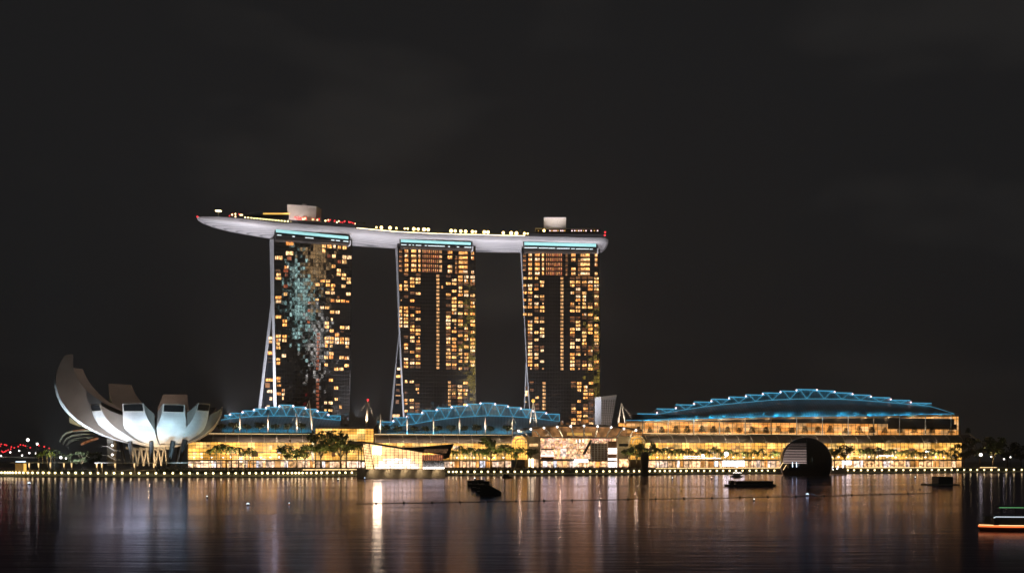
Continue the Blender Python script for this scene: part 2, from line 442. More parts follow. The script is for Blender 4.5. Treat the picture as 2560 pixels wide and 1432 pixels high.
def tower(P, label, left, right, ytop, pitch, ncol, fin, leg, legD, windows, side):
    """left/right: px outline of the facade; windows: list of (kind, x0, x1, y0, y1)"""
    base = P.at((left[-1][0] + right[-1][0]) / 2, 1168, -8); base.z = 4.3
    t = thing('hotel_tower', label, 'hotel tower', base, 'hotel towers under the sky deck')
    out = left + right[::-1]
    MB().ppoly(P, out, -.3, 15).build('wall', M['darkwall'], t)
    # glass skin: every pane set a hair differently
    g = MB(); bars = MB()
    xs0, xs1 = left[0][0], right[0][0]
    y = ytop; npane = ncol * 2
    r2 = random.Random(ncol * 7 + int(xs0))
    while y < 1160:
        xl, xr = interp(left, y + pitch / 2), interp(right, y + pitch / 2)
        for k in range(npane):
            a, b = xs0 + (xs1 - xs0) * k / npane, xs0 + (xs1 - xs0) * (k + 1) / npane
            a, b = max(a, xl), min(b, xr)
            if b - a < 1.5: continue
            q = P.rect(a + .15, b - .15, y + .25, y + pitch - .25, .1)
            tx, ty = r2.gauss(0, .0055), r2.gauss(.045, .014)
            hw, hh = (q[1] - q[0]).length / 2, (q[0].z - q[3].z) / 2
            q = [q[0] + P.n * (ty * hh - tx * hw), q[1] + P.n * (ty * hh + tx * hw), q[2] + P.n * (-ty * hh + tx * hw), q[3] + P.n * (-ty * hh - tx * hw)]
            g.poly([p + P.n * .12 for p in q])
        bars.prect(P, xl, xr, y - .28, y + .28, .42, .2)
        y += pitch
    for k in range(1, 2 * ncol):
        a = xs0 + (xs1 - xs0) * k / ncol / 2
        yt, yb = ytop, 1160
        while interp(left, yt) > a and yt < yb: yt += 4
        if interp(right, yb) < a:
            while interp(right, yb) < a and yb > yt: yb -= 4
        if yb - yt > 10: bars.prect(P, a - .14, a + .14, yt, yb, .43, .2)
    g.build('glass_pane', M['towerglass'], t)
    bars.build('mullion', M['towerbar'], t)
    # lit rooms
    kinds = {'#': 'g_win', '+': 'g_win', '-': 'g_dim', 'r': 'g_red', 'c': 'g_core', 's': 'g_suite', 'o': 'g_core', 'a': 'g_amber', 'p': 'g_pink'}
    rest = {}; n = 0
    big = sorted(windows, key=lambda q: -(q[2] - q[1]) * (q[4] - q[3]) * (3 if q[0] in '#c' else 1))
    for (k, x0, x1, y0, y1) in big:
        if n < 100 and k in '#+c':
            room(MB(), P, x0, x1, y0, y1).build('lit_window', M[kinds[k]], t); n += 1
        else:
            room(rest.setdefault(kinds[k], MB()), P, x0, x1, y0, y1)
    for k, m in rest.items(): stuff(m.build('lit_window', M[k], t))
    # white end wall and the splayed rear leg
    pl, pr = fin
    def edge(tab, D): return [W(x, y, D(y)) for x, y in tab]
    f = MB(); fd = P.at(pr[0][0], HY).y
    ys = sorted({y for _, y in pl} | {y for _, y in pr})
    f.grid([[W(interp(pl, y), y, fd + 14), W(interp(pr, y), y, fd - .2), W(interp(pr, y) + .3, y, fd + 1.5), W(interp(pl, y) + .5, y, fd + 16)] for y in ys], True)
    f.build('end_wall', M['cladding'], t)
    ll, lr = leg
    ys = sorted({y for _, y in ll} | {y for _, y in lr})
    m = MB(); y0, y1 = ys[0], ys[-1]
    dd = lambda y: fd + 14 + legD * (y - y0) / (y1 - y0)
    m.grid([[W(interp(ll, y), y, dd(y) + 12), W(interp(lr, y), y, dd(y)), W(interp(lr, y) + .4, y, dd(y) + 2), W(interp(ll, y) + .5, y, dd(y) + 14)] for y in ys], True)
    m.build('rear_leg', M['cladding'], t)
    # glazed atrium between the legs
    a = MB()
    a.grid([[W(interp(lr, y) - .5, y, dd(y) + 3), W(interp(pl, y) + .5, y, fd + 15)] for y in ys if interp(pl, y) > interp(lr, y)])
    a.build('atrium_glass', M['glassdark'], t)
    for (k, x0, x1, y0_, y1_) in side:
        D = fd + 13
        MB().prism([W(x0, y0_, D), W(x1, y0_, D), W(x1, y1_, D), W(x0, y1_, D)], (0, .5, 0)).build('lit_window', M[kinds[k]], t)
    return t

def ascii_rows(rows, cols, y0, pitch, hgt, slope, xref):
    out = []
    for i, r in enumerate(rows):
        for ch, (a, b) in zip(r, cols):
            if ch == '.': continue
            yc = y0 + i * pitch + slope * ((a + b) / 2 - xref)
            h = hgt
            if ch == '+':  a2, b2 = a + (b - a) * .12, b - (b - a) * .12
            elif ch == 'o': a2, b2, h = a + (b - a) * .55, b - (b - a) * .15, hgt * .6
            else: a2, b2 = a, b
            if ch == '#' and b - a > 6:                # a room is two panes
                out.append((ch, a2, b2, yc - h / 2, yc + h / 2))
            else: out.append((ch, a2, b2, yc - h / 2, yc + h / 2))
            if ch == '-': out.append(('s', a, b, yc - h / 2, yc - h / 2 + 1.3)) if rnd.random() < .6 else None
    return out

def suites(cols, ys, core, slope, xref, blank):
    out = []
    for i, y in enumerate(ys):
        for j, (a, b, k) in enumerate(cols):
            if (i, j) in blank: continue
            yc = y + slope * ((a + b) / 2 - xref)
            out.append((k, a, b, yc - 4.1, yc + 2.2))
            out.append(('s', a, b, yc + 2.3, yc + 4.4))
            if rnd.random() < .6: out.append(('o', a + (b - a) * .1, a + (b - a) * .45, yc + .8, yc + 4))
        for j in range(8):                               # the glazed lounge in the middle: red drapes, small lamps
            a = core[0] + (core[1] - core[0]) * j / 8; b = a + (core[1] - core[0]) / 8 * .62
            yc = y + slope * (a - xref)
            out.append(('r' if (j + i) % 3 else 's', a, b, yc - 4, yc + 4))
            out.append(('o', a + .6, a + 1.9, yc - 3.6, yc + .4))
    return out

c2 = [(998, 1005.5), (1009.5, 1020.5), (1025, 1036.5), (1039, 1051.5), (1091.2, 1098.7), (1103, 1108), (1115, 1127), (1129.5, 1141.5), (1145, 1157), (1160, 1171.3), (1175.5, 1187.5)]
r2 = '''.-.-c.-.###
..##c..##+#
.+##c.##---
+##.c+..+..
++..c..#+#.
..-#c.#.###
.-..c.-#..-
o.#.c..##.+
....c.-##-#
##--c..#.-.
+#.#c.-##+#
##+.c.#.-..
##-#c.###.#
##-.c.#o#.#
###-c.#o.+.
..##c.-#--+
..-#c.-.#+.
.-#oc.##.##
..#+c.++-.+
.#.-c.-#.##
.+.#c.+#+.#
.-#-c.#-+#-
...#c.##o#.
.#--c.--++#
.###c.##..+
.#--c.--+-.'''.split()
w2 = ascii_rows(r2, c2, 688.4, 9.17, 6.6, .035, 1095)
c2b = [(1011.5, 1018.8), (1024, 1034.8), (1038, 1049), (1120.3, 1127), (1128.5, 1140), (1144, 1156), (1158, 1170)]
w2 += ascii_rows('+#.c..# ..-c-#- ..+c-## -.oc+++ ...c-#- ##.c.-. #--c.-# .#-.... #--....'.split(), c2b, 954.5, 9.2, 6.6, .02, 1123)
w2 += suites([(998, 1005.5, '-'), (1011.5, 1020.8, '#'), (1028, 1041, '#'), (1046.5, 1051, '#'), (1119, 1131, '+'), (1138, 1143, '-'), (1146, 1170, '#'), (1178, 1185, '+')],
             [628.8, 641, 652.5, 664.3, 676], (1056, 1098), .035, 1090, {(2, 4), (3, 7), (2, 7), (0, 5)})
w2 += [('c', 1098.5, 1105, y - 4, y + 4) for y in (628.5, 640.5, 652, 665, 675)]
w2 += [('a', 1056 + i * 10, 1062 + i * 10, 617.5, 620.5) for i in range(4)] + [('a', 1012, 1048, 613.5, 618.5), ('a', 1092, 1104, 614.5, 621)] + [('o', 1116 + i * 5.2, 1119.5 + i * 5.2, 616.5 + (i % 3), 620 + (i % 3)) for i in range(11)]
for i in range(26): w2.append(('+', 1085, 1088.5, 0, 0)) if False else None

c3 = [(1307.6, 1316.4), (1319.5, 1330.8), (1336, 1346.6), (1349.7, 1361), (1401, 1408.8), (1425, 1436.8), (1439.3, 1451.2), (1455, 1466.6), (1469.7, 1481.6), (1485, 1497)]
r3 = '''##+.c----#
...#c#####
+#-+c#--##
-+#.c.#.##
##..c+-#.-
.-##c.#+.#
++.-c.#+.-
.+#oc+o+-+
####c-###-
..-#c##...
##..c..##.
..#-c----#
.###c-#.-.
.#..c.#.#+
.#.#c##-#-
.###c#.##+
.-.#c-.#.#
.-#.c-#+.#
.#..c#.#.+
.#--c#+---
.+-+c.--#-
.##.c##o-.
.##.c#....
.#.#c#---#
.##.c#-#+-
.o-oc#o-#-'''.split()
w3 = ascii_rows(r3, c3, 694.5, 9.03, 6.5, .003, 1405)
c3b = [(1324, 1334), (1337, 1348.3), (1356.3, 1364), (1427.5, 1439.5), (1442, 1454), (1458, 1469.8), (1471.8, 1483.8)]
w3 += ascii_rows('-.c-#.# ..c-#+. -.c.++- ..c..## .+c..#- ..c.+.. .-c-.-- .-c#.#. ...-#-- ....##. ...#+.- ...#-.#'.split(), c3b, 956, 9.1, 6.5, .003, 1405)
w3 += suites([(1307.5, 1315, '-'), (1321, 1330, '#'), (1337, 1349.5, '#'), (1355, 1360, '#'), (1414, 1419, '-'), (1428, 1439, '+'), (1445, 1450, '-'), (1450.5, 1475, '#'), (1487, 1493.5, '+')],
             [636.6, 648.2, 659.8, 671.5, 683], (1365, 1407), .003, 1400, {(2, 5), (3, 8), (0, 6), (4, 0)})
w3 += [('o', 1366 + i * 9.5, 1370 + i * 9.5, 621.5, 624.5) for i in range(5)] + [('a', 1352, 1357, 623, 628)]

def zl(txt, sx, ox, oy, kind='#'):
    out = []
    for q in txt.split():
        k = kind
        if not q[0].isdigit(): k, q = q[0], q[1:]
        a, b, c, d = map(float, q.split(','))
        out.append((k, ox + a / sx, ox + b / sx, oy + c / sx, oy + d / sx))
    return out
w1 = zl('415,585,115,190 a640,740,30,85 415,580,310,395 190,265,400,490 270,345,400,490 r445,540,415,500 1175,1265,165,240 1290,1380,165,250 1410,1465,175,255 1515,1580,190,265 1612,1702,190,275 1185,1248,255,345 r1290,1360,375,450 1392,1470,375,450 1605,1697,390,475 1712,1803,395,480 r1510,1580,490,570 1600,1695,490,575 1380,1465,590,665 385,480,615,685 -200,305,690,750 r365,470,690,760 215,312,770,835 r400,460,780,850 195,325,850,910 1492,1575,680,750 1487,1575,765,830 1590,1685,775,838 1590,1675,855,915 1700,1788,862,925 1145,1240,905,965 1262,1352,908,972 1695,1788,935,1000 1040,1130,975,1045 1258,1348,990,1055 1368,1460,995,1062 1585,1677,1010,1078 r370,460,1005,1080 1382,1435,1075,1140 1252,1345,1150,1215 1365,1452,1155,1220 1685,1782,1175,1245 370,455,1175,1245 195,328,1250,1315 205,325,1335,1400 1360,1445,1315,1380 1470,1560,1320,1385 1575,1668,1325,1390 1690,1750,1345,1390 1035,1115,1305,1350 -1490,1550,1250,1300', 8.42, 665, 590)
w1 += zl('1240,1318,105,165 1337,1422,108,168 1432,1518,190,255 1537,1622,192,257 375,490,285,345 512,600,362,430 512,600,440,500 1330,1415,403,465 1328,1415,475,540 1625,1710,490,555 1728,1812,490,558 1427,1507,555,618 1528,1610,630,690 380,485,655,715 510,595,662,720 385,480,730,795 510,592,738,800 395,458,805,865 388,472,877,940 1328,1410,698,760 1427,1503,700,762 1525,1610,705,768 1622,1703,708,770 1725,1807,712,775 1325,1407,770,830 1422,1502,772,833 1522,1607,778,842 1620,1703,780,845 1722,1805,787,850 +1340,1385,845,900 +1432,1482,850,905 +1735,1792,860,920 1415,1502,990,1055 1320,1393,1062,1130 1412,1498,1062,1128 1612,1697,1070,1133 1715,1800,1075,1140 498,583,1030,1098 390,468,1108,1160 392,468,1180,1240 1328,1388,1210,1270 1712,1798,1222,1288 1512,1593,1290,1355 1610,1690,1292,1355 r1000,1050,20,70 r1000,1045,170,220 r995,1040,395,440 -1640,1700,575,620 +1450,1485,340,390'.replace('+', ''), 7.74, 640, 750)
w1 += [('r', 640 + (1182 - 2 * i) / 7.74, 640 + (1236 - 2 * i) / 7.74, 750 + y / 7.74 - 3.6, 750 + y / 7.74 + 3.6) for i, y in enumerate((650, 722, 800, 870, 940, 1015, 1085, 1165, 1235, 1310))]
w1 += zl('570,682,250,345 580,680,360,400 580,690,450,510 580,690,650,730 715,790,570,645 712,790,670,745 725,760,760,845 1910,2025,300,385 2050,2155,500,585 2065,2145,790,870 1800,1870,885,965 1905,2012,885,965 2190,2250,990,1075 1800,1865,1080,1145 1905,2010,1080,1150', 10.24, 635, 915)
w1 += [('r', 791, 798, 915 + y / 10.24 - 3.6, 915 + y / 10.24 + 3.6) for y in (340, 440, 530, 625, 725, 830, 930, 1030)]
s1 = zl('250,308,700,750 250,308,775,825 228,308,985,1045 -235,308,1110,1122 -235,308,1184,1194', 7.74, 640, 750) + zl('305,480,305,375 s290,400,420,540 335,465,595,670 400,460,780,860 325,395,990,1040', 10.24, 635, 915)
s2 = zl('340,410,80,140 310,420,265,330 c300,430,505,520 -310,390,620,690 c295,420,780,800 -300,380,900,1000 c220,400,1270,1350', 10.228, 960, 910)
s3 = [('#', 1313.5, 1319, 975, 988), ('-', 1313.8, 1318.5, 965, 970), ('#', 1313, 1318, 1002, 1004)]

t1 = tower(T1, 'hotel tower full of city reflections, standing behind the smallest blue truss roof', [(684.5, 588), (685.5, 741), (690.6, 1015), (694, 1167)], [(881, 600), (877, 900), (873, 1040), (871, 1167)],
           598, 9.6, 15, ([(674, 604), (676.6, 748), (680, 809), (684.5, 1015), (688, 1167)], [(684.5, 597), (685.5, 741), (690.6, 1015), (694, 1167)]),
           ([(676.6, 755), (664, 861), (645.8, 1018), (634, 1167)], [(680, 775), (673.5, 844), (661, 946), (653, 1018), (642, 1167)]), 34, w1, s1)
t2 = tower(T2, 'middle of three hotel towers, a dark blank core between two groups of lit rooms', [(993.5, 606), (1000.4, 829.5), (1011, 1038), (1017, 1167)], [(1189, 612), (1190, 1167)],
           615, 9.17, 14, ([(988.4, 624), (996, 826), (1006.9, 1038), (1012, 1167)], [(993.5, 618), (1000.4, 829.5), (1011, 1038), (1017, 1167)]),
           ([(996, 833), (985.7, 932), (974.4, 1045), (962, 1167)], [(998, 843), (992.5, 898), (986.7, 966), (979.5, 1045), (968, 1167)]), 34, w2, s2)
t3 = tower(T3, 'hotel tower beside the slanted glass block, its dark core edged by lights', [(1304, 612), (1317, 898), (1325, 1018), (1331, 1167)], [(1499, 614), (1502, 900), (1503, 1167)],
           622, 9.03, 14, ([(1301, 631), (1315, 898), (1322.8, 1018), (1327, 1167)], [(1304, 628), (1317, 898), (1325, 1018), (1331, 1167)]),
           ([(1314.6, 905), (1309, 1016), (1302, 1167)], [(1317, 918.6), (1312.5, 1016), (1306, 1167)]), 30, w3, s3)

# tower crowns under the sky deck
def crown(P, t, xl, xr, tl, tr, bl, br, dashes, teal_h=8):
    lerp = lambda x, a, b: a + (b - a) * (x - xl) / (xr - xl)
    pts = [(xl, tl), (xr, tr), (xr - 1, br), (xl + 4, bl)]
    c = MB().ppoly(P, pts, 5.5, 9).build('crown', M['darkwall'], t)
    m = MB().ppoly(P, [(xl + 4, tl + 1), (xr - 4, tr + 1), (xr - 4, tr + teal_h), (xl + 4, tl + teal_h)], 5.9, .3)
    m.build('cove_light', M['g_teal'], c)
    m = MB().ppoly(P, [(xl + 5, tl + teal_h + 1), (xr - 4, tr + teal_h + 1), (xr - 4, tr + teal_h + 6), (xl + 5, tl + teal_h + 6)], 5.75, .2)
    m.build('glass_band', M['glassdark'], c)
    d = MB()
    for a, b in dashes:
        y = (lerp(a, tl, tr) + lerp(b, tl, tr)) / 2 + teal_h + 5.4
        q = P.rect(a, b, y, y + 1.5, 6.0); d.prism(q, -P.n * .2)
    d.build('tube_light_strip', M['g_dash'], c)
    MB().ppoly(P, [(xr - .5, tr + teal_h + 3), (xr + 2.2, tr + teal_h + 3), (xr + 2.2, br + 2), (xr - .8, br + 2)], 6, 10).build('crown_fin', M['cladding'], c)
crown(T1, t1, 686, 875, 571.5, 589, 598, 609, [(693, 704), (731, 737), (763, 784), (828, 836), (840, 850), (858, 871)])
crown(T2, t2, 998, 1181, 596.5, 604, 616, 622, [(1003, 1016.5), (1022, 1027), (1031, 1035), (1039.5, 1053), (1062, 1067), (1070.5, 1112), (1120, 1125), (1142, 1148), (1161, 1178)], 7.5)
crown(T3, t3, 1307, 1494, 603, 607.5, 628, 629, [(1311, 1343), (1347, 1370), (1371, 1388), (1392, 1424), (1428, 1437), (1440, 1472), (1474, 1482)], 8.5)

# ------------------------------------------------------------------ the sky deck
ST = [(493, 541.5, 543.5, 792, 1.5, 27), (500, 540.6, 549.5, 795, 9, 27), (515, 540.2, 556.5, 799, 16, 27), (545, 540.7, 566, 804, 24, 26), (585, 543.6, 575, 810, 30, 25), (633, 548.6, 583, 814, 34, 24), (686, 554.3, 591.7, 820, 37, 23),
      (786, 561, 600.5, 833, 38, 21), (878, 568, 609, 847, 38, 18), (992, 578.6, 615.8, 862, 38, 14), (1089, 583.4, 620.5, 869, 38, 11), (1186, 585.8, 625, 875, 38, 8), (1308, 589, 626.5, 880, 38, 4), (1400, 591.3, 626.5, 880, 38, 3), (1495, 593.5, 626.5, 880, 38, 2), (1513, 594, 626, 880, 36, 2), (1521, 598, 618, 883, 30, 2)]
def hull_frame(px, yt, yb, D, wd, ang):
    f = W(px, yt, D); b = Vector((-math.sin(R(ang)), math.cos(R(ang)), 0))
    zk = CZ + (HY - yb) / F * (D + wd * .42)
    return f, b, zk
deck = thing('sky_deck', 'long boat-shaped sky deck lying across the tops of the three hotel towers', 'sky deck', W(1090, 584, 880))
rows, drows = [], []
for s in ST:
    f, b, zk = hull_frame(*s); wd = s[4]; h = max(.4, f.z - 1.0 - zk)
    ring = [f]
    for k in range(0, 17):
        th = math.pi * k / 16
        ring.append(f + b * (wd / 2 * (1 - math.cos(th))) + Vector((0, 0, -1.0 - h * math.sin(th) ** .8)))
    ring.append(f + b * wd)
    rows.append(ring)
    drows.append([f + b * .4 + Vector((0, 0, -.6)), f + b * (wd - .4) + Vector((0, 0, -.6))])
m = MB().grid(rows)
i = len(m.v) - len(rows[0]); m.f.append(tuple(range(i, i + len(rows[0]))))
m.f.append(tuple(range(len(rows[0]) - 1, -1, -1)))
m.build('hull', M['hull'], deck, True)
MB().grid(drows).build('deck_floor', M['concrete'], deck)
def deckpt(px, y=None, back=6.0):
    for a, b in zip(ST, ST[1:]):
        if px <= b[0]:
            k = (px - a[0]) / (b[0] - a[0]); s = [p + (q - p) * k for p, q in zip(a, b)]; break
    f, bb, zk = hull_frame(*s)
    p = f + bb * min(back, s[4] * .6)
    p2 = W(px, y if y else s[1], p.y)
    return p2
def deckbox(name, px0, px1, y0, y1, mt, back=10, depth=10, par=None):
    a, b = deckpt(px0, y0, back), deckpt(px1, y0, back)
    c, d = deckpt(px1, y1, back), deckpt(px0, y1, back)
    u = (b - a); n = Vector((-u.y, u.x, 0)).normalized()
    return MB().prism([a, b, c, d], n * depth).build(name, M[mt], par or deck)
# dark parapets in front of the restaurants at both ends
for x0, x1, a0, a1, b0, b1 in ((722, 889, 548, 561, 557.5, 569), (1324, 1513, 583, 584, 589.3, 594)):
    m = MB().prism([deckpt(x0, a0, .2), deckpt(x1, a1, .2), deckpt(x1, b1, .2), deckpt(x0, b0, .2)], (0, .4, 0)); m.build('parapet', M['darksteel'], deck)
p = deckpt(755, 556, 14)
pb = thing('plant_room', 'pale plant room box on the sky deck above the first tower', 'plant room', p, 'plant rooms on the sky deck')
a, b, c, d = deckpt(718, 510, 14), deckpt(790, 514.5, 14), deckpt(790, 552, 14), deckpt(718, 548, 14)
MB().prism([a, b, c, d], (3, 9, 0)).build('wall', M['white'], pb)
MB().prism([deckpt(755, 507.5, 16), deckpt(766, 508, 16), deckpt(766, 513, 16), deckpt(755, 513, 16)], (0, 2, 0)).build('vent_box', M['concrete'], pb)
MB().ptube(T1, [(769, 513), (769, 506)], .12, 0).build('aerial', M['darksteel'], pb)
pb = thing('plant_room', 'pale plant room box on the sky deck near its blunt end', 'plant room', deckpt(1388, 585, 14), 'plant rooms on the sky deck')
a, b, c, d = deckpt(1360, 542.5, 14), deckpt(1415.5, 542.5, 14), deckpt(1415.5, 574, 14), deckpt(1360, 573, 14)
MB().prism([a, b, c, d], (0, 9, 0)).build('wall', M['white'], pb)
MB().prism([a + Vector((0, -.2, 0)), b + Vector((0, -.2, 0)), b + Vector((0, -.2, -.6)), a + Vector((0, -.2, -.6))], (0, .4, 0)).build('coping', M['cladding'], pb)
# restaurants
rs = thing('rooftop_restaurant', 'low lit restaurant with a curved canopy on the sky deck bow', 'restaurant', deckpt(680, 545, 8))
MB().grid([[deckpt(x, y, 9), deckpt(x, y - .6, 20)] for x, y in ((604, 543.5), (625, 532), (650, 528.3), (680, 530.5), (725, 537), (727, 541))]).build('canopy', M['white'], rs)
deckbox('bar_front', 658, 724, 531.5, 534.5, 'g_amber', 10, 1, rs)
deckbox('glass_front', 612, 722, 536, 545, 'glassdark', 10, 6, rs)
rs2 = thing('rooftop_restaurant', 'low lit pavilion with small lamps at the blunt end of the sky deck', 'restaurant', deckpt(1440, 585, 8))
deckbox('roof', 1338, 1500, 569, 571.5, 'white', 8, 9, rs2)
deckbox('glass_front', 1340, 1500, 572, 580, 'glassdark', 9, 5, rs2)
for i, x in enumerate([1346, 1361, 1375, 1380, 1385, 1390, 1395, 1402, 1407, 1412, 1430, 1437, 1442, 1447, 1453, 1459, 1465, 1478, 1486, 1494]):
    deckbox('lamp', x - 1.3, x + 1.3, 574.5, 577, 'g_pink' if i % 3 else 'g_amber', 8.3, .4, rs2)
# sky floods along the pool edge
def bulb(px, py, r, mt, name, label, cat, group, back=1.5):
    c = deckpt(px, py, back)
    return solo(MB().ball(c, r, 8, 6), name, M[mt], label, cat, c, group, True)
for i, (x, r) in enumerate([(941, .8), (953.5, 1.35), (975, 1.5), (991, .9), (1012, .8), (1019, .9), (1034.5, 1.5), (1045.5, 1.3), (1060, 1.6), (1070.5, 1.5), (1128, 1.6), (1138, 1.3), (1152, 1.45), (1164, 1.45), (1181, 1.35), (1189, 1), (1211, 1.55), (1220, 1.5), (1258, 1.3), (1278, 1.6), (1291, 1.6), (1311, 1.2), (1319, .8), (1360, 1.2)]):
    y = 567.5 + (x - 941) * .045 if x < 1090 else 575 + (x - 1090) * .037
    if x == 1360: y = 576
    lab = 'glaring warm floodlight on the sky deck edge between the first and middle towers' if x < 1000 else ('glaring warm floodlight on the sky deck edge above the middle tower' if x < 1195 else 'glaring warm floodlight on the sky deck edge towards the last tower')
    bulb(x, y - .3, r * .95, 'g_flood', 'floodlight', lab, 'floodlight', 'floodlights along the sky deck')
for i in range(16):
    x = 613 + i * 7.6; y = 541.5 + i * .72
    bulb(x, y + 1, .6, 'g_globe', 'deck_lamp', 'small warm lamp in the even row on the sky deck bow rail', 'lamp', 'row of deck lamps on the bow', .8)
for i in range(58):
    a, b = (566, 615) if i < 10 else (735, 888)
    x = rnd.uniform(a, b); y = (533.5 + (x - 566) * .06 + rnd.uniform(-1, 6)) if i < 10 else (542 + (x - 735) * .085 + rnd.uniform(-1.5, 4))
    red = rnd.random() < (.4 if i < 10 else .72)
    bulb(x, y, .6, 'g_red1' if red else 'g_globe', 'party_lamp', ('small red party lamp on the sky deck ' if red else 'small warm party lamp on the sky deck ') + ('near its pointed bow' if i < 10 else 'beside the plant room over the first tower'), 'lamp', 'party lamps on the sky deck', 2.5)
bulb(493.5, 541, .8, 'g_red1', 'beacon', 'red warning beacon at the pointed tip of the sky deck', 'beacon', None, .4)
bulb(1513, 579.5, .8, 'g_red1', 'beacon', 'red warning beacon at the blunt end of the sky deck, upper one', 'beacon', None, .4)
bulb(1512, 587, .9, 'g_red1', 'beacon', 'red warning beacon low on the blunt end of the sky deck', 'beacon', None, .1)
pe = MB().tube([deckpt(x, None, .8) + Vector((0, 0, .1)) for x in range(892, 1322, 10)], .3, 5)
pe.build('pool_edge_strip', M['g_gold'], deck)  # added glowing strip, stands in for the warm glow between floodlights
hd = MB()
for k in range(2600):
    x = rnd.uniform(895, 1335); leaf_quad(hd, deckpt(x, None, rnd.uniform(5, 11)) + Vector((0, 0, abs(rnd.gauss(0, 1)) * 1.1 * (1 + math.sin(x * .11) * .6))), .45, rnd)
solo(hd, 'planting', M['leaf'], 'lit tropical planting behind the floodlights on the sky deck', 'planting', deckpt(1100))
lr = thing('ring_lamp', 'small mast with a ring of warm lamps near the sky deck bow', 'lamp mast', deckpt(546, 541, 8))
MB().tube([deckpt(546, 541, 8), deckpt(546, 526, 8)], .18).build('mast', M['white'], lr)
c = deckpt(546, 526.5, 8)
MB().tube([c + Vector((2.4 * math.cos(q * math.pi / 8), 2.4 * math.sin(q * math.pi / 8), 0)) for q in range(17)], .32, 6).build('lamp_ring', M['g_globe'], lr)

# ------------------------------------------------------------------ trees (prototypes)
def make_palm(seed, name, label, group, h=13.0, leafmat='palmleaf'):
    r = random.Random(seed)
    t = thing(name, label, 'palm tree', (0, 0, 0), group)
    bend = Vector((r.uniform(-.5, .5), r.uniform(-.5, .5), 0))
    MB().tube([bend * (k / 6) ** 2 + Vector((0, 0, h * k / 6)) for k in range(7)], [.28 - .02 * k for k in range(7)], 7).build('trunk', M['bark'], t, True)
    m = MB(); top = bend + Vector((0, 0, h))
    for k in range(15):
        az = 2 * math.pi * k / 15 + r.uniform(-.2, .2); el = r.uniform(-.1, 1.1); L = r.uniform(3.2, 4.3)
        d = Vector((math.cos(az), math.sin(az), 0)); side = Vector((-d.y, d.x, 0)); pts = []
        for j in range(8):
            q = j / 7
            pts.append(top + d * (L * q * math.cos(el * .6)) + Vector((0, 0, L * (math.sin(el) * q - 1.15 * q * q))))
        for j in range(7):
            wd = .95 * math.sin(math.pi * (.12 + .8 * j / 7))
            mid = (pts[j] + pts[j + 1]) / 2
            for sg in (-1, 1):
                m.poly([pts[j], pts[j + 1], mid + side * sg * wd + (pts[j + 1] - pts[j]) * .6 + Vector((0, 0, -.38 * wd - r.uniform(0, .2)))])
    m.build('crown', M[leafmat], t)
    return t
def make_tree(seed, name, label, group, h=10.0, cw=4.0, ch=3.4, n=520, leafmat='leaf', ls=.5, clumps=9, cat='tree'):
    r = random.Random(seed)
    t = thing(name, label, cat, (0, 0, 0), group)
    tr = MB(); th = h - ch * 1.25
    tr.tube([(0, 0, 0), (r.uniform(-.2, .2), 0, th * .5), (r.uniform(-.3, .3), r.uniform(-.3, .3), th + ch * .3)], [.3, .24, .14], 7)
    cs = []
    for k in range(clumps):
        q = 2 * math.pi * k / clumps + r.uniform(-.4, .4); rr = cw * r.uniform(.25, .78)
        c = Vector((rr * math.cos(q), rr * math.sin(q), th + ch * r.uniform(.15, 1.0)))
        cs.append((c, cw * r.uniform(.24, .42)))
        tr.tube([(0, 0, th * .75), c * .55 + Vector((0, 0, th * .42)), c], [.13, .09, .03], 5)
    tr.build('trunk', M['bark'], t, True)
    m = MB()
    for k in range(n):
        c, s = cs[k % clumps]
        leaf_quad(m, c + Vector((r.gauss(0, .5), r.gauss(0, .5), r.gauss(0, .36))) * s, ls * r.uniform(.6, 1.3), r)
    m.build('crown', M[leafmat], t)
    return t
def make_tiered(seed, name, label, group, h=7.0, n=900):
    r = random.Random(seed)
    t = thing(name, label, 'tree', (0, 0, 0), group)
    tr = MB().tube([(0, 0, 0), (.1, 0, h * .5), (0, 0, h)], [.16, .12, .05], 6); m = MB()
    for k in range(5):
        z = h * (.38 + .14 * k); rad = (2.9 - .42 * k) * r.uniform(.8, 1.15)
        for j in range(5):
            q = r.uniform(0, 6.28); tr.tube([(0, 0, z - .3), (rad * math.cos(q) * .8, rad * math.sin(q) * .8, z)], [.06, .02], 4)
        for j in range(n // 5):
            q = r.uniform(0, 6.28); d = rad * math.sqrt(r.random())
            leaf_quad(m, Vector((d * math.cos(q), d * math.sin(q), z + r.gauss(0, .12))), .42 * r.uniform(.6, 1.3), r)
    tr.build('trunk', M['bark'], t, True); m.build('crown', M['darkleaf'], t)
    return t

# ------------------------------------------------------------------ mall
ML = Plane(540, 670, 2400, 830)
def mullions(P, x0, x1, y0, y1, dx, dy, off, wx=.3, wy=.3, lean=0):
    m = MB(); x = x0
    while x <= x1 + .01:
        m.ppoly(P, [(x - wx, y0), (x + wx, y0), (x + wx + lean, y1), (x - wx + lean, y1)], off, .25); x += dx
    y = y0
    while y <= y1 + .01:
        m.prect(P, x0, x1, y - wy * 1.4, y + wy * 1.4, off + .03, .25); y += dy
    return m
def panes(P, x0, x1, y0, y1, dx, dy, off, depth=.4):
    m = MB(); nx, ny = max(1, round((x1 - x0) / dx)), max(1, round((y1 - y0) / dy))
    for i in range(nx):
        for j in range(ny):
            m.prect(P, x0 + (x1 - x0) * i / nx, x0 + (x1 - x0) * (i + 1) / nx, y0 + (y1 - y0) * j / ny, y0 + (y1 - y0) * (j + 1) / ny, off, depth)
    return m
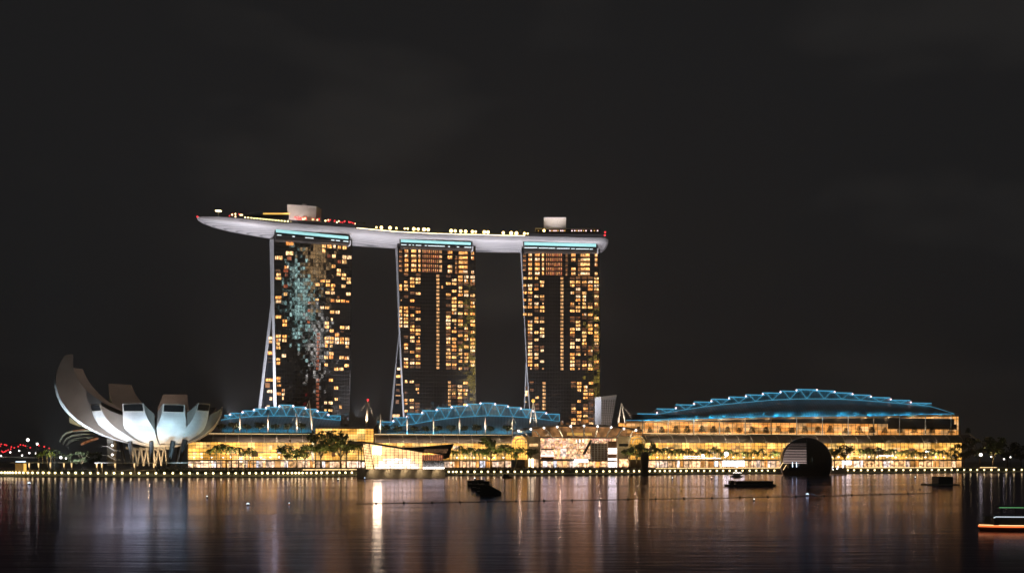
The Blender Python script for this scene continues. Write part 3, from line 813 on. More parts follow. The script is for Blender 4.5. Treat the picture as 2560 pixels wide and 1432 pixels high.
def awning(t, x0, x1, y0, y1, dx=33):
    """curved dark awning with pale ribs; rolls outwards and down"""
    prof = [(math.sin(q * math.pi / 12), 1 - math.cos(q * math.pi / 12)) for q in range(7)]
    at = lambda x, k, lift=0: ML.at(x, y0 + (y1 - y0) * prof[k][1] ** .8, -7 + 8 * prof[k][0] + lift)
    xs = [x0 + (x1 - x0) * i / 24 for i in range(25)]
    MB().grid([[at(x, k) for x in xs] for k in range(7)]).build('awning', M['canopy'], t, True)
    n = max(1, round((x1 - x0) / dx))
    for i in range(n + 1):
        x = x0 + (x1 - x0) * i / n
        a = ML.at(x, y0, -7); 
        pts = []
        for k in range(7):
            p = a + ML.n * (8 * prof[k][0]); p.z = ML.at(x, y0 + (y1 - y0) * prof[k][1] ** .8, -7 + 8 * prof[k][0]).z
            pts.append(p + ML.n * .12 + Vector((0, 0, .1)))
        MB().tube(pts, .32, 5).build('awning_rib', M['ribs'], t)
    MB().prect(ML, x0, x1, y0 - 1.2, y0 - .2, -6.5, .6).build('eave_strip_light', M['g_strip'], t)

def shops(t, x0, x1, y0, y1, dx, off=1.0, skip=.22):
    x = x0; k = 0
    MB().prect(ML, x0, x1, y0 - 2, y1 + 1, off - .6, .5).build('shopfront_wall', M['darkwall'], t)
    while x < x1 - 2:
        wd = dx * rnd.uniform(.55, 1.35); e = min(x + wd, x1)
        if e - x > 1.5:
            MB().prect(ML, x + .5, e - .5, y0 + rnd.uniform(0, 2), y1, off, .4).build('shop_window', M['g_shop' if rnd.random() > skip else 'g_terr'], t)
        x = e

def wing(label, x0, x1, yt, yb, shop, gl='g_mall', aw=True, dx=9.3, dy=8):
    t = thing('mall_wing', label, 'mall building', ML.at((x0 + x1) / 2, 1168, -6), 'wings of the waterfront mall')
    t.location.z = 4.3
    a = ML.rect(x0, x1, yt - 18, 1168, -8.5)
    MB().prism(a, -ML.n * 40).build('wall', M['darkwall'], t)
    panes(ML, x0, x1, yt, yb, dx * 2, dy * 2, -.5).build('glass_wall_pane', M[gl], t)
    mullions(ML, x0, x1, yt, yb, dx, dy, .1, .32, .3, 2).build('mullion', M['bars'], t)
    if aw: awning(t, x0, x1 + (20 if x1 > 2300 else 0), yt - 20.5, yt)
    MB().prect(ML, x0, x1, yb, yb + 2.2, 2.5, 3).build('shop_canopy', M['darksteel'], t)
    shops(t, x0, x1, yb + 2.5, 1166.5, shop)
    for i in range(int((x1 - x0) / 17)):
        x = x0 + rnd.uniform(2, x1 - x0 - 22); wd = rnd.uniform(4, 19); y = yt + rnd.uniform(5, (yb - yt) - 14); hh = rnd.uniform(4, 12)
        MB().prect(ML, x, min(x + wd, x1 - 1), y, min(y + hh, yb - 2), -.35 + rnd.random() * .2, .1).build('interior_panel', M[rnd.choice(('g_terr', 'g_dim', 'g_cryst', 'g_shop', 'g_clere', 'g_cryst'))], t)
    MB().prect(ML, x0, x1, (yt + yb) / 2 + 2.5, (yt + yb) / 2 + 3.6, -.1, .15).build('floor_slab', M['bars'], t)
    l = MB()
    for i in range(int((x1 - x0) / 24)):
        x = x0 + 12 + i * 24 + rnd.uniform(-4, 4)
        l.prect(ML, x - 1.6, x + 1.6, yb - 7 + rnd.uniform(-1, 1), yb - 5, .3, .3)
    l.build('ceiling_light_spot', M['g_white'], t)
    return t
wg = wing('low mall wing with warm grid glazing between the lotus museum and the glass corner block', 470, 787, 1104, 1147.5, 11)
wing('low mall wing with curved awning behind the crystal pavilion and palm row', 936, 1278, 1106, 1148, 12)
wr = wing('long mall wing under the terrace, running behind the dark glass globe', 1608, 2404, 1105.8, 1147, 13, dx=9.6)
# extra bright shops and a cool sign seen in the long wing
for x0, x1, y0, y1, mt in ((1807, 1835, 1150, 1164, 'g_white'), (1838, 1862, 1150, 1164, 'g_white'), (1786, 1795, 1152, 1164, 'g_cool'), (2106, 2128, 1150, 1160, 'g_white'), (1708, 1755, 1138, 1139.5, 'g_white'), (1708, 1802, 1143, 1144.5, 'g_white'), (2118, 2185, 1137, 1139, 'g_strip'), (2195, 2235, 1136.5, 1138.5, 'g_white')):
    MB().prect(ML, x0, x1, y0, y1, 1.6, .3).build('lit_sign', M[mt], wr)

# glass corner block
t = thing('glass_block', 'tall warm glass block with curved dark roof between two mall wings', 'mall building', ML.at(860, 1168, -6)); t.location.z = 4.3
MB().prism(ML.rect(789, 934, 1070, 1168, -4), -ML.n * 40).build('wall', M['darkwall'], t)
panes(ML, 789, 934, 1070, 1148, 20, 13, 2.2).build('glass_wall_pane', M['g_mall'], t)
mullions(ML, 789, 934, 1070, 1148, 7.2, 6.6, 2.8, .28, .26, 0).build('mullion', M['bars'], t)
MB().grid([[ML.at(x, y, 3.5), ML.at(x, y - 3, -18)] for x, y in ((787, 1081), (791, 1073), (800, 1068), (815, 1066), (870, 1067.5), (934, 1070.5))]).build('roof', M['canopy'], t, True)
MB().prect(ML, 779, 784.5, 1100, 1152, 3.5, 2).build('white_column', M['white'], t)
MB().prect(ML, 829, 838, 1104, 1140, 2.6, .3).build('cool_window', M['g_dim'], t)
MB().prect(ML, 786, 915, 1148, 1150.3, 5, 3).build('shop_canopy', M['darksteel'], t)
shops(t, 790, 912, 1151, 1167, 13, 3.3, .05)

# blue halls
def blue_hall(label, P, steps, chord, eave, offc, offe, yb, rightcap=True):
    x0, x1 = chord[0][0], chord[-1][0]
    t = thing('blue_hall', label, 'hall', P.at((x0 + x1) / 2, 1085, offc - 15), 'halls with blue stepped truss roofs')
    n = 40; xs = [x0 + (x1 - x0) * i / n for i in range(n + 1)]
    cy = lambda x: interp([(b, a) for a, b in chord], x); ey = lambda x: interp([(b, a) for a, b in eave], x)
    rows = []
    for k in range(9):
        q = k / 8
        rows.append([P.at(x, cy(x) + (ey(x) - cy(x)) * q, offc + (offe - offc) * math.sin(q * math.pi / 2)) for x in xs])
    MB().grid(rows).build('roof_shell', M['rooftin'], t, True)
    top = MB(); beams = MB(); struts = MB(); back = MB()
    for a, b, y in steps:
        ca, cb = cy(max(a, x0)), cy(min(b, x1))
        top.ppoly(P, [(a, y), (b, y), (min(b, x1), cb), (max(a, x0), ca)], offc - .6, .4)
        beams.prect(P, a - .3, b + .3, y - 1, y + 1.1, offc + .6, 1.6)
        mx = (a + b) / 2
        struts.ptube(P, [(a + (b - a) * .16, y), (mx, cy(mx))], .22, offc + .3, 5); struts.ptube(P, [(b - (b - a) * .1, y), (mx, cy(mx))], .22, offc + .3, 5)
        q = P.rect(a, b, y, y + .8, offc)
        back.prism([q[0], q[1], q[1] - P.n * 45 - Vector((0, 0, 9)), q[0] - P.n * 45 - Vector((0, 0, 9))], (0, 0, -.3))
    struts.ptube(P, [(x, cy(x)) for x in xs], .24, offc + .35, 5)
    if rightcap: struts.ptube(P, [(steps[-1][1], steps[-1][2]), (steps[-1][1], cy(x1))], .3, offc + .3, 5)
    top.build('truss_screen_panel', M['rooftin'], t); beams.build('led_beam_edge', M['g_blue'], t); struts.build('truss_lattice', M['g_blue2'], t)  # beams and lattice are white steel, glowing in place of floodlight
    back.build('roof_leaf', M['rooftin'], t)
    q = P.rect(x0, x1, yb - 12, yb + 4, offe - 1.5); MB().prism(q, -P.n * 30).build('wall', M['darkwall'], t)
    for (a, b, y), (a2, b2, y2) in zip(steps, steps[1:]):
        x = a2 if y2 < y else b
        yy = max(y, y2) - 2.2
        MB().ball(P.at(x + (-1.2 if y2 < y else 1.5), yy, offc + 1), .7, 7, 5).build('step_lamp', M['g_pink'], t)
    # blue floods sitting on the eave
    return t
def z_(pts, s, ox, oy): return [tuple((ox + p[0] / s, ox + p[1] / s, oy + p[2] / s)) for p in pts]
def zc(pts, s, ox, oy): return [(ox + a / s, oy + b / s) for a, b in pts]
st1 = z_([(105, 215, 393), (185, 370, 365), (345, 520, 335), (490, 675, 310), (645, 830, 287), (815, 980, 260), (965, 1140, 285), (1120, 1290, 313), (1270, 1430, 348), (1415, 1590, 397)], 5.114, 540, 960)
ch1 = zc([(60, 452), (210, 430), (430, 410), (585, 402), (740, 398), (900, 398), (1060, 403), (1200, 412), (1350, 430), (1590, 457)], 5.114, 540, 960)
blue_hall('smallest blue-lit stepped truss roof, in front of the first hotel tower', ML, st1, ch1, [(550, 1079), (835, 1080), (851, 1064)], -34, -18, 1083)
st2 = z_([(430, 650, 475), (635, 835, 420), (810, 1025, 372), (1005, 1215, 332), (1190, 1405, 298), (1380, 1590, 273), (1575, 1775, 250), (1750, 1925, 235), (1915, 2090, 260), (2080, 2255, 290), (2250, 2410, 315)], 5.114, 860, 960) + z_([(460, 635, 347), (630, 810, 376)], 5.114, 1240, 960)
ch2 = zc([(430, 600), (570, 560), (730, 525), (920, 495), (1110, 463), (1300, 435), (1480, 415), (1670, 402), (1850, 395), (2010, 400), (2170, 408), (2340, 420), (2500, 437)], 5.114, 860, 960) + zc([(715, 458), (810, 468)], 5.114, 1240, 960)
blue_hall('blue-lit stepped truss roof in front of the middle hotel tower', ML, st2, ch2, [(930, 1083), (1300, 1084), (1370, 1072), (1398, 1056)], -34, -18, 1086)
st3 = z_([(165, 395, 440), (395, 630, 382), (620, 845, 333), (835, 1060, 300), (1040, 1265, 267), (1250, 1470, 242), (1450, 1670, 216), (1650, 1870, 193), (1860, 2075, 172), (2050, 2280, 152), (2260, 2490, 167)], 4.74, 1560, 940) + z_([(190, 430, 192), (410, 650, 218), (640, 885, 248), (890, 1125, 281), (1145, 1380, 316)], 4.773, 2040, 940)
ch3 = zc([(100, 490), (290, 465), (515, 425), (735, 390), (940, 358), (1145, 333), (1345, 313), (1545, 295), (1745, 277), (1945, 267), (2150, 262)], 4.74, 1560, 940) + zc([(80, 265), (295, 268), (515, 280), (745, 297), (1000, 318), (1370, 355), (1650, 443)], 4.773, 2040, 940)
ev3 = zc([(20, 521), (160, 519), (700, 500), (1000, 492), (1500, 478), (2000, 471)], 4.74, 1560, 940) + zc([(0, 470), (750, 466), (1500, 446), (1650, 445)], 4.773, 2040, 940)
bh3 = blue_hall('largest blue-lit stepped truss roof, over the long glowing terrace', ML, st3, ch3, ev3, -32, -9, 1052, False)
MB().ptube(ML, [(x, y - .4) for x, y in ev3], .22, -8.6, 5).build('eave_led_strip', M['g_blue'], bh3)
# its terrace storey
tt = bh3
pm = MB()
for i in range(38):
    a = 1545 + i * 22.4; e = interp([(b, q_) for q_, b in ev3], a + 11) + 6.5
    for k in range(4): pm.prect(ML, a, a + 22.4, e + (1086.5 - e) * k / 4, e + (1086.5 - e) * (k + 1) / 4, -11.5, .4)
pm.build('glass_wall_pane', M['g_terr'], tt)
mullions(ML, 1545, 2396, 1040, 1086.5, 11, 9.5, -10.9, .3, .26, 0).build('mullion', M['bars'], tt)
MB().prect(ML, 2220, 2392, 1058, 1071, -10.5, .4).build('dark_band', M['darkwall'], tt)
q = [ML.at(x, y + 1.5, -4) for x, y in ev3] ; q2 = [ML.at(x, y + 7, -11.4) for x, y in ev3]
MB().grid([q, q2]).build('soffit', M['beige'], tt)
MB().prect(ML, 1540, 2405, 1084.5, 1087.5, -4.5, .5).build('balustrade', M['beige'], tt)
for i in range(13):
    x = 1606 + i * 64.3
    MB().ptube(ML, [(x, interp([(b, a) for a, b in ev3], x) - 1), (x, 1086)], [.28, .5], -5, 8).build('column', M['white'], tt)
MB().ptube(ML, [(2398, 1036), (2402, 1086)], .4, -6).build('end_post', M['canopy'], tt)

# entrance hall
t = thing('entrance_hall', 'brightly lit entrance hall with arched slatted canopy at the middle of the mall', 'mall building', ML.at(1447, 1168, 2)); t.location.z = 4.3
MB().prism(ML.rect(1318, 1606, 1088, 1168, -3), -ML.n * 34).build('wall', M['darkwall'], t)
panes(ML, 1351, 1543, 1094, 1146, 9, 6.5, 1.2).build('glass_wall_pane', M['g_atrium'], t)
mullions(ML, 1351, 1543, 1094, 1146, 13.7, 8.6, 1.8, .25, .25).build('mullion', M['ribs'], t)
for x0, x1 in ((1320, 1351), (1544, 1576)):
    p = MB().prect(ML, x0, x1, 1089, 1168, 5, 9).build('stone_pylon', M['beige'], t)
    MB().prect(ML, x0 + 4, x1 - 6, 1107.5, 1114, 5.3, .3).build('window', M['g_cryst' if x0 < 1400 else 'glassdark'], p)
    MB().prect(ML, x0 + 4, x1 - 5, 1146, 1166, 5.3, .3).build('doorway', M['g_shop'], p)
for y in (1107, 1120.5, 1134): MB().prect(ML, 1351, 1475, y, y + 1.2, 2.0, .3).build('floor_edge', M['ribs'], t)
for i in range(13):
    x = 1353 + i * 9.5 + rnd.uniform(-2, 2); y = rnd.choice((1097, 1109, 1123)); MB().prect(ML, x, x + rnd.uniform(1.2, 3.6), y, y + rnd.uniform(6, 10), 1.9, .2).build('interior_panel', M[rnd.choice(('g_white', 'g_shop', 'g_cryst', 'g_red', 'g_cool', 'g_terr'))], t)
can = MB()
arc = [(1282, 1074.5), (1320, 1069), (1370, 1064), (1420, 1061), (1465, 1060), (1510, 1062), (1550, 1066), (1590, 1071), (1606, 1074)]
can.grid([[ML.at(x, y, 14) for x, y in arc], [ML.at(x, y + 3.5, 14) for x, y in arc], [ML.at(x, y + 2, -6) for x, y in arc], [ML.at(x, y - 2, -6) for x, y in arc], [ML.at(x, y, 14) for x, y in arc]])
can.build('canopy_roof', M['canopy'], t)
sl = MB()
for k in range(7):
    y = 1069 + k * 2.9
    sl.prect(ML, 1325 - (6 - k) * 3, 1570 + (6 - k) * 3, y, y + 1.2, 9 - k, .5)
sl.build('slat', M['bars'], t)
MB().prect(ML, 1330, 1568, 1066, 1090, -2, .4).build('clerestory_pane', M['g_clere'], t)
MB().prect(ML, 1418, 1480, 1080, 1086, .5, .4).build('ceiling_panel', M['g_amber'], t)
for x, dx in ((1296, 26), (1327, 23), (1360, 19), (1393, 14), (1427, 8), (1460, 0), (1494, -5), (1528, -11), (1560, -17), (1590, -15)):
    MB().ptube(ML, [(x, interp([(b, a) for a, b in arc], x) + 4), (x + dx * .55, 1077), (x + dx, 1090.5)], [.45, .55, .65], 11, 6).build('canopy_rib', M['white'], t)
    MB().ball(ML.at(x, interp([(b, a) for a, b in arc], x) + 3, 14.5), .75, 7, 5).build('canopy_lamp', M['g_white'], t)
MB().prect(ML, 1348, 1546, 1090.5, 1093, 6, 1).build('fascia_beam', M['canopy'], t)
MB().ppoly(ML, [(1476, 1097), (1481, 1100), (1463, 1134), (1456, 1134)], 2.4, .4).build('escalator', M['darkwall'], t)
m = MB()
for i in range(6): m.prect(ML, 1478 + i * 8, 1479.2 + i * 8, 1100, 1150, 2.6, .4)
for i in range(9): m.prect(ML, 1476, 1520, 1109 + i * 4.6, 1110 + i * 4.6, 2.7, .4)
m.build('lattice', M['white'], t)
MB().prect(ML, 1476, 1518, 1106, 1150, 2.1, .3).build('stair_screen', M['wood'], t)
for y0, y1 in ((1119, 1125), (1127.5, 1132.5), (1144, 1149), (1154, 1166)):
    MB().prect(ML, 1521, 1542.5, y0, y1, 2.8, .5).build('light_box', M['g_white'], t)
MB().prect(ML, 1520, 1543, 1101, 1151, 2.3, .3).build('dark_panel', M['wood'], t)
MB().prect(ML, 1436, 1470, 1147, 1154, 6, .5).build('lit_sign', M['g_white'], t)
MB().prect(ML, 1323, 1334, 1145, 1167, 6, 1).build('light_box', M['g_gold'], t)
for y0, y1, x0, x1, mt in ((1120, 1123, 1353, 1384, 'wood'), (1124, 1136, 1353, 1384, 'g_shop'), (1137, 1139, 1353, 1384, 'g_white'), (1141, 1146, 1353, 1384, 'wood')):
    MB().prect(ML, x0, x1, y0, y1, 2.3, .3).build('mezzanine_panel', M[mt], t)
for x0, x1, y0, y1 in ((1402, 1416, 1120, 1139), (1425, 1440, 1121, 1140), (1393, 1399, 1120, 1138)):
    MB().prect(ML, x0, x1, y0, y1, 2.2, .3).build('display_window', M['g_shop'], t)
shops(t, 1352, 1520, 1150.5, 1167, 9, 2.2, .1)
for cx, x0 in ((1299, 1278), (1592, 1576)):
    a = thing('barrel_arch', 'white barrel arch end with warm glass on the mall, ' + ('beside the palm row' if cx < 1400 else 'behind the dark bullet-shaped sculpture'), 'arch', ML.at(cx, 1168, 3), 'barrel arches beside the entrance hall'); a.location.z = 4.3
    for rr, dx in ((20.5, 0), (13.5, 3)):
        MB().ptube(ML, [(cx + dx + rr * math.cos(q), 1107 - rr * .98 * math.sin(q)) for q in [math.pi * k / 14 for k in range(15)]], .42, 6.5 + (dx > 0) * 1.5, 6).build('arch_rib', M['white'], a)
    MB().ppoly(ML, [(cx + 19 * math.cos(q), 1107 - 18.5 * math.sin(q)) for q in [math.pi * k / 14 for k in range(15)]] + [(cx - 19, 1147), (cx + 19, 1147)], 5, .5).build('glass_end', M['g_mall'], a)
    mullions(ML, cx - 16, cx + 16, 1096, 1147, 6, 8, 5.4, .25, .25).build('mullion', M['bars'], a)

# slanted glass block beyond the last tower
P = Plane(1503, 850, 1542, 856)
t = thing('slanted_glass_block', 'grey slanted glass block standing beside the last hotel tower', 'building', P.at(1520, 1168, -6)); t.location.z = 4.3
MB().ppoly(P, [(1503, 997), (1541, 989), (1526, 1075), (1521, 1168), (1503, 1168)], 0, 12).build('wall', M['cladding'], t)
m = MB()
for i in range(12): m.prect(P, 1503, 1540 - i * 1.3, 1001 + i * 6, 1001.5 + i * 6, .3, .3)
for i in range(6): m.ppoly(P, [(1505 + i * 6, 997), (1505.5 + i * 6, 997), (1505.5 + i * 4.1, 1068), (1505 + i * 4.1, 1068)], .3, .3)
m.build('mullion', M['darksteel'], t)
MB().ppoly(P, [(1503, 990), (1542, 985), (1541, 989), (1503, 997)], .4, 12).build('parapet', M['white'], t)

# masts
def mast(px, yt, yb, off, label, lean=0, cables=(), aframe=0, red=False, amber=False):
    t = thing('mast', label, 'mast', ML.at(px, yb, off), 'white masts along the mall roof')
    if aframe:
        for sg in (-1, 1): MB().ptube(ML, [(px + sg * .5, yt), (px + sg * aframe, yb)], [.3, .55], off, 7).build('leg', M['white'], t)
    else:
        MB().ptube(ML, [(px + lean, yt), (px + lean * .5, (yt + yb) / 2), (px, yb)], [.12, .8 if not red else .85, .3 if not red else .9], off, 8).build('pole', M['white'], t, True)
    if cables:
        m = MB()
        for a, b in cables: m.ptube(ML, [(px + lean, yt + 2), (a, b)], .1, off, 4)
        m.build('stay_rope', M['white'], t)
    if red: MB().ball(ML.at(px + lean, yt - 1, off), .8, 8, 6).build('beacon', M['g_red1'], t)
    if amber: MB().ball(ML.at(px, yt - 2.5, off), 1.4, 8, 6).build('beacon', M['g_amber'], t)
for i, x in enumerate((599.6, 670)): mast(x, 1029, 1078, -9, 'spindle mast on the mall roof before the smallest blue roof, ' + ('nearer the museum' if i == 0 else 'midway along it'))
mast(742, 1029, 1079, -9, 'stayed spindle mast before the smallest blue roof', 0, ((722, 1064), (754, 1063)))
mast(781, 997, 1079, -9, 'tall leaning mast before the smallest blue roof', -8, ((750, 1060),))
mast(916, 999, 1065, -6, 'tall mast tipped by a red beacon on the glass corner block', 3.5, ((878, 1060), (940, 1056)), red=True)
mast(951, 1033, 1083, -9, 'stayed spindle mast between the glass corner block and the middle blue roof', 0, ((938, 1054), (958, 1054)))
for i, x in enumerate((1018, 1083.5, 1149, 1213.5)): mast(x, 1035, 1083, -9, ['first', 'second', 'third', 'fourth'][i] + ' plain spindle mast in the row before the middle blue roof')
mast(1281, 1036, 1085, -9, 'stayed spindle mast at the end of the middle blue roof beside the entrance canopy', 0, ((1262, 1066), (1292, 1062)))
mast(1333, 1003, 1064, -4, 'two-legged mast with an amber lamp behind the entrance canopy', 0, ((1335, 1064),), 9.5, amber=True)
mast(1554, 1007, 1062, -4, 'two-legged mast beside the slanted glass block', 0, ((1580, 1045),), 9.5)

# ------------------------------------------------------------------ lotus museum
MC = W(405, 1150, 610); MC.z = 0
cv = Vector((-MC.x, -MC.y, 0)).normalized(); ev = Vector((-cv.y, cv.x, 0))
if ev.x < 0: ev = -ev
Z0 = 19.0
mus = thing('lotus_museum', 'white lotus-shaped museum with ten upturned petals on slanted dark columns', 'museum', (MC.x, MC.y, 4.3))
def petal(phi, Rr, Hs, thm, tip_h, wt, zin=33.0, kw=8.0, tilt=-1.3, deep=3.5):
    rad = cv * math.cos(R(phi)) + ev * math.sin(R(phi)); tan = -cv * math.sin(R(phi)) + ev * math.cos(R(phi))
    pt = lambda r, s, z: MC + rad * r + tan * s + Vector((0, 0, z))
    N = 18; t0 = .14; th = R(thm)
    out, inn = [], []
    ztip = Z0 + Hs * (1 - math.cos(th)) + tip_h
    for i in range(N + 1):
        t = t0 + (1 - t0) * i / N; a = th * t
        r = Rr * math.sin(a); z = Z0 + Hs * (1 - math.cos(a))
        hw = min(.31 * r, wt + (1 - t) * kw)
        out.append([pt(r + 4.4 * (1 - s * s) * t * (1 - t), s * hw, z - 2 * (1 - s * s) * t * (1 - t)) for s in (-1, -.6, -.2, .2, .6, 1)])
        ri = max(4.0, (Rr - tilt - deep * (1 - t) ** (.6 if thm > 90 else 1)) * math.sin(a)); zi = zin + (ztip - zin) * (1 - math.cos(a)) / (1 - math.cos(th))
        if thm < 90: zi = max(zi, z + 2)
        inn.append([pt(ri, -hw * .97, zi), pt(ri, hw * .97, zi)])
    m = MB().grid(out); skin = m.build('petal', M['petal'], mus, True)
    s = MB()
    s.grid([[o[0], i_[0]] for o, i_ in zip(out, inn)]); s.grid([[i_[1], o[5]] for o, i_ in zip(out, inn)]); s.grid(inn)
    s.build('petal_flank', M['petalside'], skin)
    # tip: white frame round a dark skylight
    bl, br_, tr_, tl = out[-1][0], out[-1][5], inn[-1][1], inn[-1][0]
    MB().poly([*out[-1], tr_, tl]).build('tip_frame', M['white'], skin)
    c = (bl + br_ + tr_ + tl) / 4; o2 = (rad - Vector((0, 0, .1))).normalized() * .35
    mb_, mt_ = (bl + br_) / 2, (tr_ + tl) / 2; up_ = (mt_ - mb_) * .35; wd_ = (br_ - bl) * .44; wu_ = (tr_ - tl) * .44
    cut = [c - up_ - wd_ + o2, c - up_ + wd_ + o2, c + up_ + wu_ + o2, c + up_ - wu_ + o2]
    MB().prism(cut, -o2 * .3).build('skylight', M['skyglass'], skin)
petal(-25, 38, 25, 78, 5.2, 6.8)
petal(11, 35, 25, 78, 5.2, 6.6)
petal(-58, 44, 25.5, 78, 4.6, 5.6)
petal(46, 33.5, 27, 78, 5.2, 5.6)
petal(85, 37, 27, 76, 5, 7)
petal(-84, 61, 39.2, 114, .6, 3.6, 36, 10, 4.4, 15)
petal(-121, 60.5, 49, 84, 7, 8, 36, 9)
petal(-155, 63, 42, 82, 7, 8, 36, 8)
petal(168, 40, 36, 80, 6, 8, 34, 8)
petal(125, 36, 27, 78, 5, 7)
MB().grid([[MC + Vector((rr * math.cos(q), rr * math.sin(q), z)) for q in [2 * math.pi * k / 32 for k in range(33)]] for rr, z in ((.1, Z0 - .4), (8, Z0 - .4), (13.5, Z0 + .9))]).build('bowl_base', M['petal'], mus, True)
# side lobe over the entrance
MB().prism([W(172, 1035, 632), W(183, 1037, 632), W(219, 1069, 632), W(196, 1064, 632), W(174, 1055, 632)], (4, 10, 0)).build('entrance_lobe', M['petal'], mus)
for (x0, y0, x1, y1, D0, D1, r) in ((325, 1103, 330.5, 1164, 588, 594, 1.4), (378.5, 1102, 378, 1164, 585, 592, 1.35), (433, 1100, 421, 1166, 588, 588, 1.6), (463, 1098, 444, 1166, 598, 594, 1.8), (300, 1098, 312, 1160, 622, 622, 1.2), (450, 1108, 440, 1160, 632, 628, 1.2)):
    MB().tube([W(x0, y0, D0), W(x1, y1, D1)], [r, r * .85], 8).build('column', M['darksteel'], mus)
dg = MB()
for i, x in enumerate((336, 351, 366, 381, 396, 411)):
    for dx in (-8, 8): dg.tube([W(x + (dx if i % 2 else -dx) * .1, 1117, 606), W(x + dx, 1163, 604)], .6, 6)
dg.build('diagrid_lattice', M['white'], mus)
MB().tube([W(315 + 108 * k / 12, 1118 + 3 * math.sin(k / 12 * math.pi), 607) for k in range(13)], 1.0, 6).build('ring_beam', M['white'], mus)
# stair tower beside it
st = thing('stair_tower', 'slim pale stair tower with zigzag flights under the tallest petal', 'stair tower', W(275, 1160, 598)); st.location.z = 4.3
MB().prism([W(267, 1094, 598), W(283, 1094, 598), W(283, 1163, 598), W(267, 1163, 598)], (0, 5, 0)).build('shaft', M['concrete'], st)
for k, y in enumerate((1113, 1136)):
    MB().prism([W(254, y, 595), W(268, y, 595), W(286, y + 11, 595), W(297, y + 11, 595), W(297, y + 12.5, 595), W(285, y + 12.5, 595), W(267, y + 1.5, 595), W(254, y + 1.5, 595)], (0, 2.4, 0)).build('stair_flight', M['white'], st)
    MB().ball(W(280.5, y - 1, 594), .7, 8, 6).build('wall_lamp', M['g_white'], st)
# ribbed canopy behind
gc = thing('ribbed_canopy', 'grey curled canopy of nested ribs behind the stair tower', 'canopy', W(200, 1150, 680)); gc.location.z = 4.3
for k, (pts, wdt) in enumerate([([(149, 1102), (155, 1088), (164, 1080), (178, 1075), (200, 1073), (232, 1073)], 4.2), ([(156, 1107), (165, 1094), (177, 1087), (200, 1083), (236, 1082)], 3.2), ([(164, 1111), (173, 1099), (184, 1094), (206, 1091), (240, 1090)], 3), ([(170, 1120), (168, 1110), (175, 1102), (186, 1098), (206, 1098)], 2.4)]):
    MB().grid([[W(x, y, 668 + 4 * k), W(x + 1, y + wdt, 672 + 4 * k), W(x + 2, y + wdt * 1.1, 690 + 4 * k)] for x, y in pts]).build('curved_rib', M['fascia'], gc, True)
MB().tube([W(203, 1109, 664), W(222, 1101, 664), W(245, 1094, 664)], .9, 6).build('strip_light', M['g_dim'], gc)
MB().tube([W(183, 1075.5, 664), W(217, 1071, 664)], .5, 6).build('strip_light', M['g_dim'], gc)

# covered walkways along the promenade
def walkway(label, x0, x1, y, D, cols):
    t = thing('covered_walkway', label, 'walkway', W((x0 + x1) / 2, y, D + 3), 'flat roofed walkways by the water'); t.location.z = 1.6
    MB().prism([W(x0, y, D), W(x1, y, D), W(x1, y + 2, D), W(x0, y + 2, D)], (0, 7, 0)).build('roof', M['white'], t)
    for x in cols:
        b = W(x, y + 2, D + 1)
        c = MB().tube([(b.x, b.y, 1.6), (b.x, b.y, b.z)], [.3, .42], 8).build('column', M['beige'], t)
        MB().tube([(b.x, b.y - .75, b.z - 2.6), (b.x, b.y - .75, b.z - .1)], [.2, .45], 6).build('column_lamp', M['g_strip'], c)
walkway('flat roofed walkway on lit columns below the red-lit bridge', 25, 187, 1154, 600, (74, 97.5, 127, 161, 180))
walkway('flat roofed walkway on lit columns in front of the lotus museum', 236, 640, 1154.5, 581, (243, 255.6, 289, 337, 385.5, 482, 526.5, 571, 609))
k = thing('ticket_kiosk', 'slatted kiosk with a cool blue light on top at the end of the walkway', 'kiosk', W(48, 1165, 603)); k.location.z = 1.6
m = MB()
for i in range(10): m.prism([W(38 + i * 2.1, 1157, 601), W(39 + i * 2.1, 1157, 601), W(39 + i * 2.1, 1178, 601), W(38 + i * 2.1, 1178, 601)], (0, .5, 0))
m.build('slat', M['beige'], k)
MB().prism([W(38, 1157, 603), W(58, 1157, 603), W(58, 1178, 603), W(38, 1178, 603)], (0, 4, 0)).build('wall', M['g_amber'], k)
MB().prism([W(39, 1151.5, 601), W(58, 1151, 601), W(58, 1153.3, 601), W(39, 1153.3, 601)], (0, 3, 0)).build('roof_lamp', M['g_cool'], k)

# red-lit footbridge at the far side
br = thing('footbridge', 'curving footbridge hung with red lamps beyond the covered walkway', 'bridge', W(30, 1145, 700)); br.location.z = 4.3
MB().prism([W(-60, 1137.5, 700), W(92, 1141, 700), W(92, 1144, 700), W(-60, 1141, 700)], (0, 6, 0)).build('deck', M['fascia'], br)
tb = MB()
for ph in (0, math.pi):
    tb.tube([W(-60 + k * 8, 1121 + 15 * math.sin((-60 + k * 8 - 5) / 75 * math.pi + ph) + max(0, k - 15) * 2, 700) for k in range(26)], .3, 5)
for ph in (.6, 3.7):
    tb.tube([W(-60 + k * 8, 1124 + 13 * math.sin((-60 + k * 8) / 60 * math.pi + ph) + max(0, k - 15) * 2, 706) for k in range(26)], .2, 5)
tb.build('helix_lattice', M['darksteel'], br)
for x, y in ((28, 408), (100, 420), (137, 432), (240, 467), (300, 485), (228, 512), (172, 533), (127, 550), (100, 568), (65, 580), (40, 560), (385, 460), (430, 422), (493, 430), (535, 447), (637, 482), (822, 438), (932, 463), (1035, 497), (2, 450)):
    MB().ball(W(x / 8.42, 1060 + y / 8.42, 699), .5, 7, 5).build('red_lamp', M['g_red1'], br)
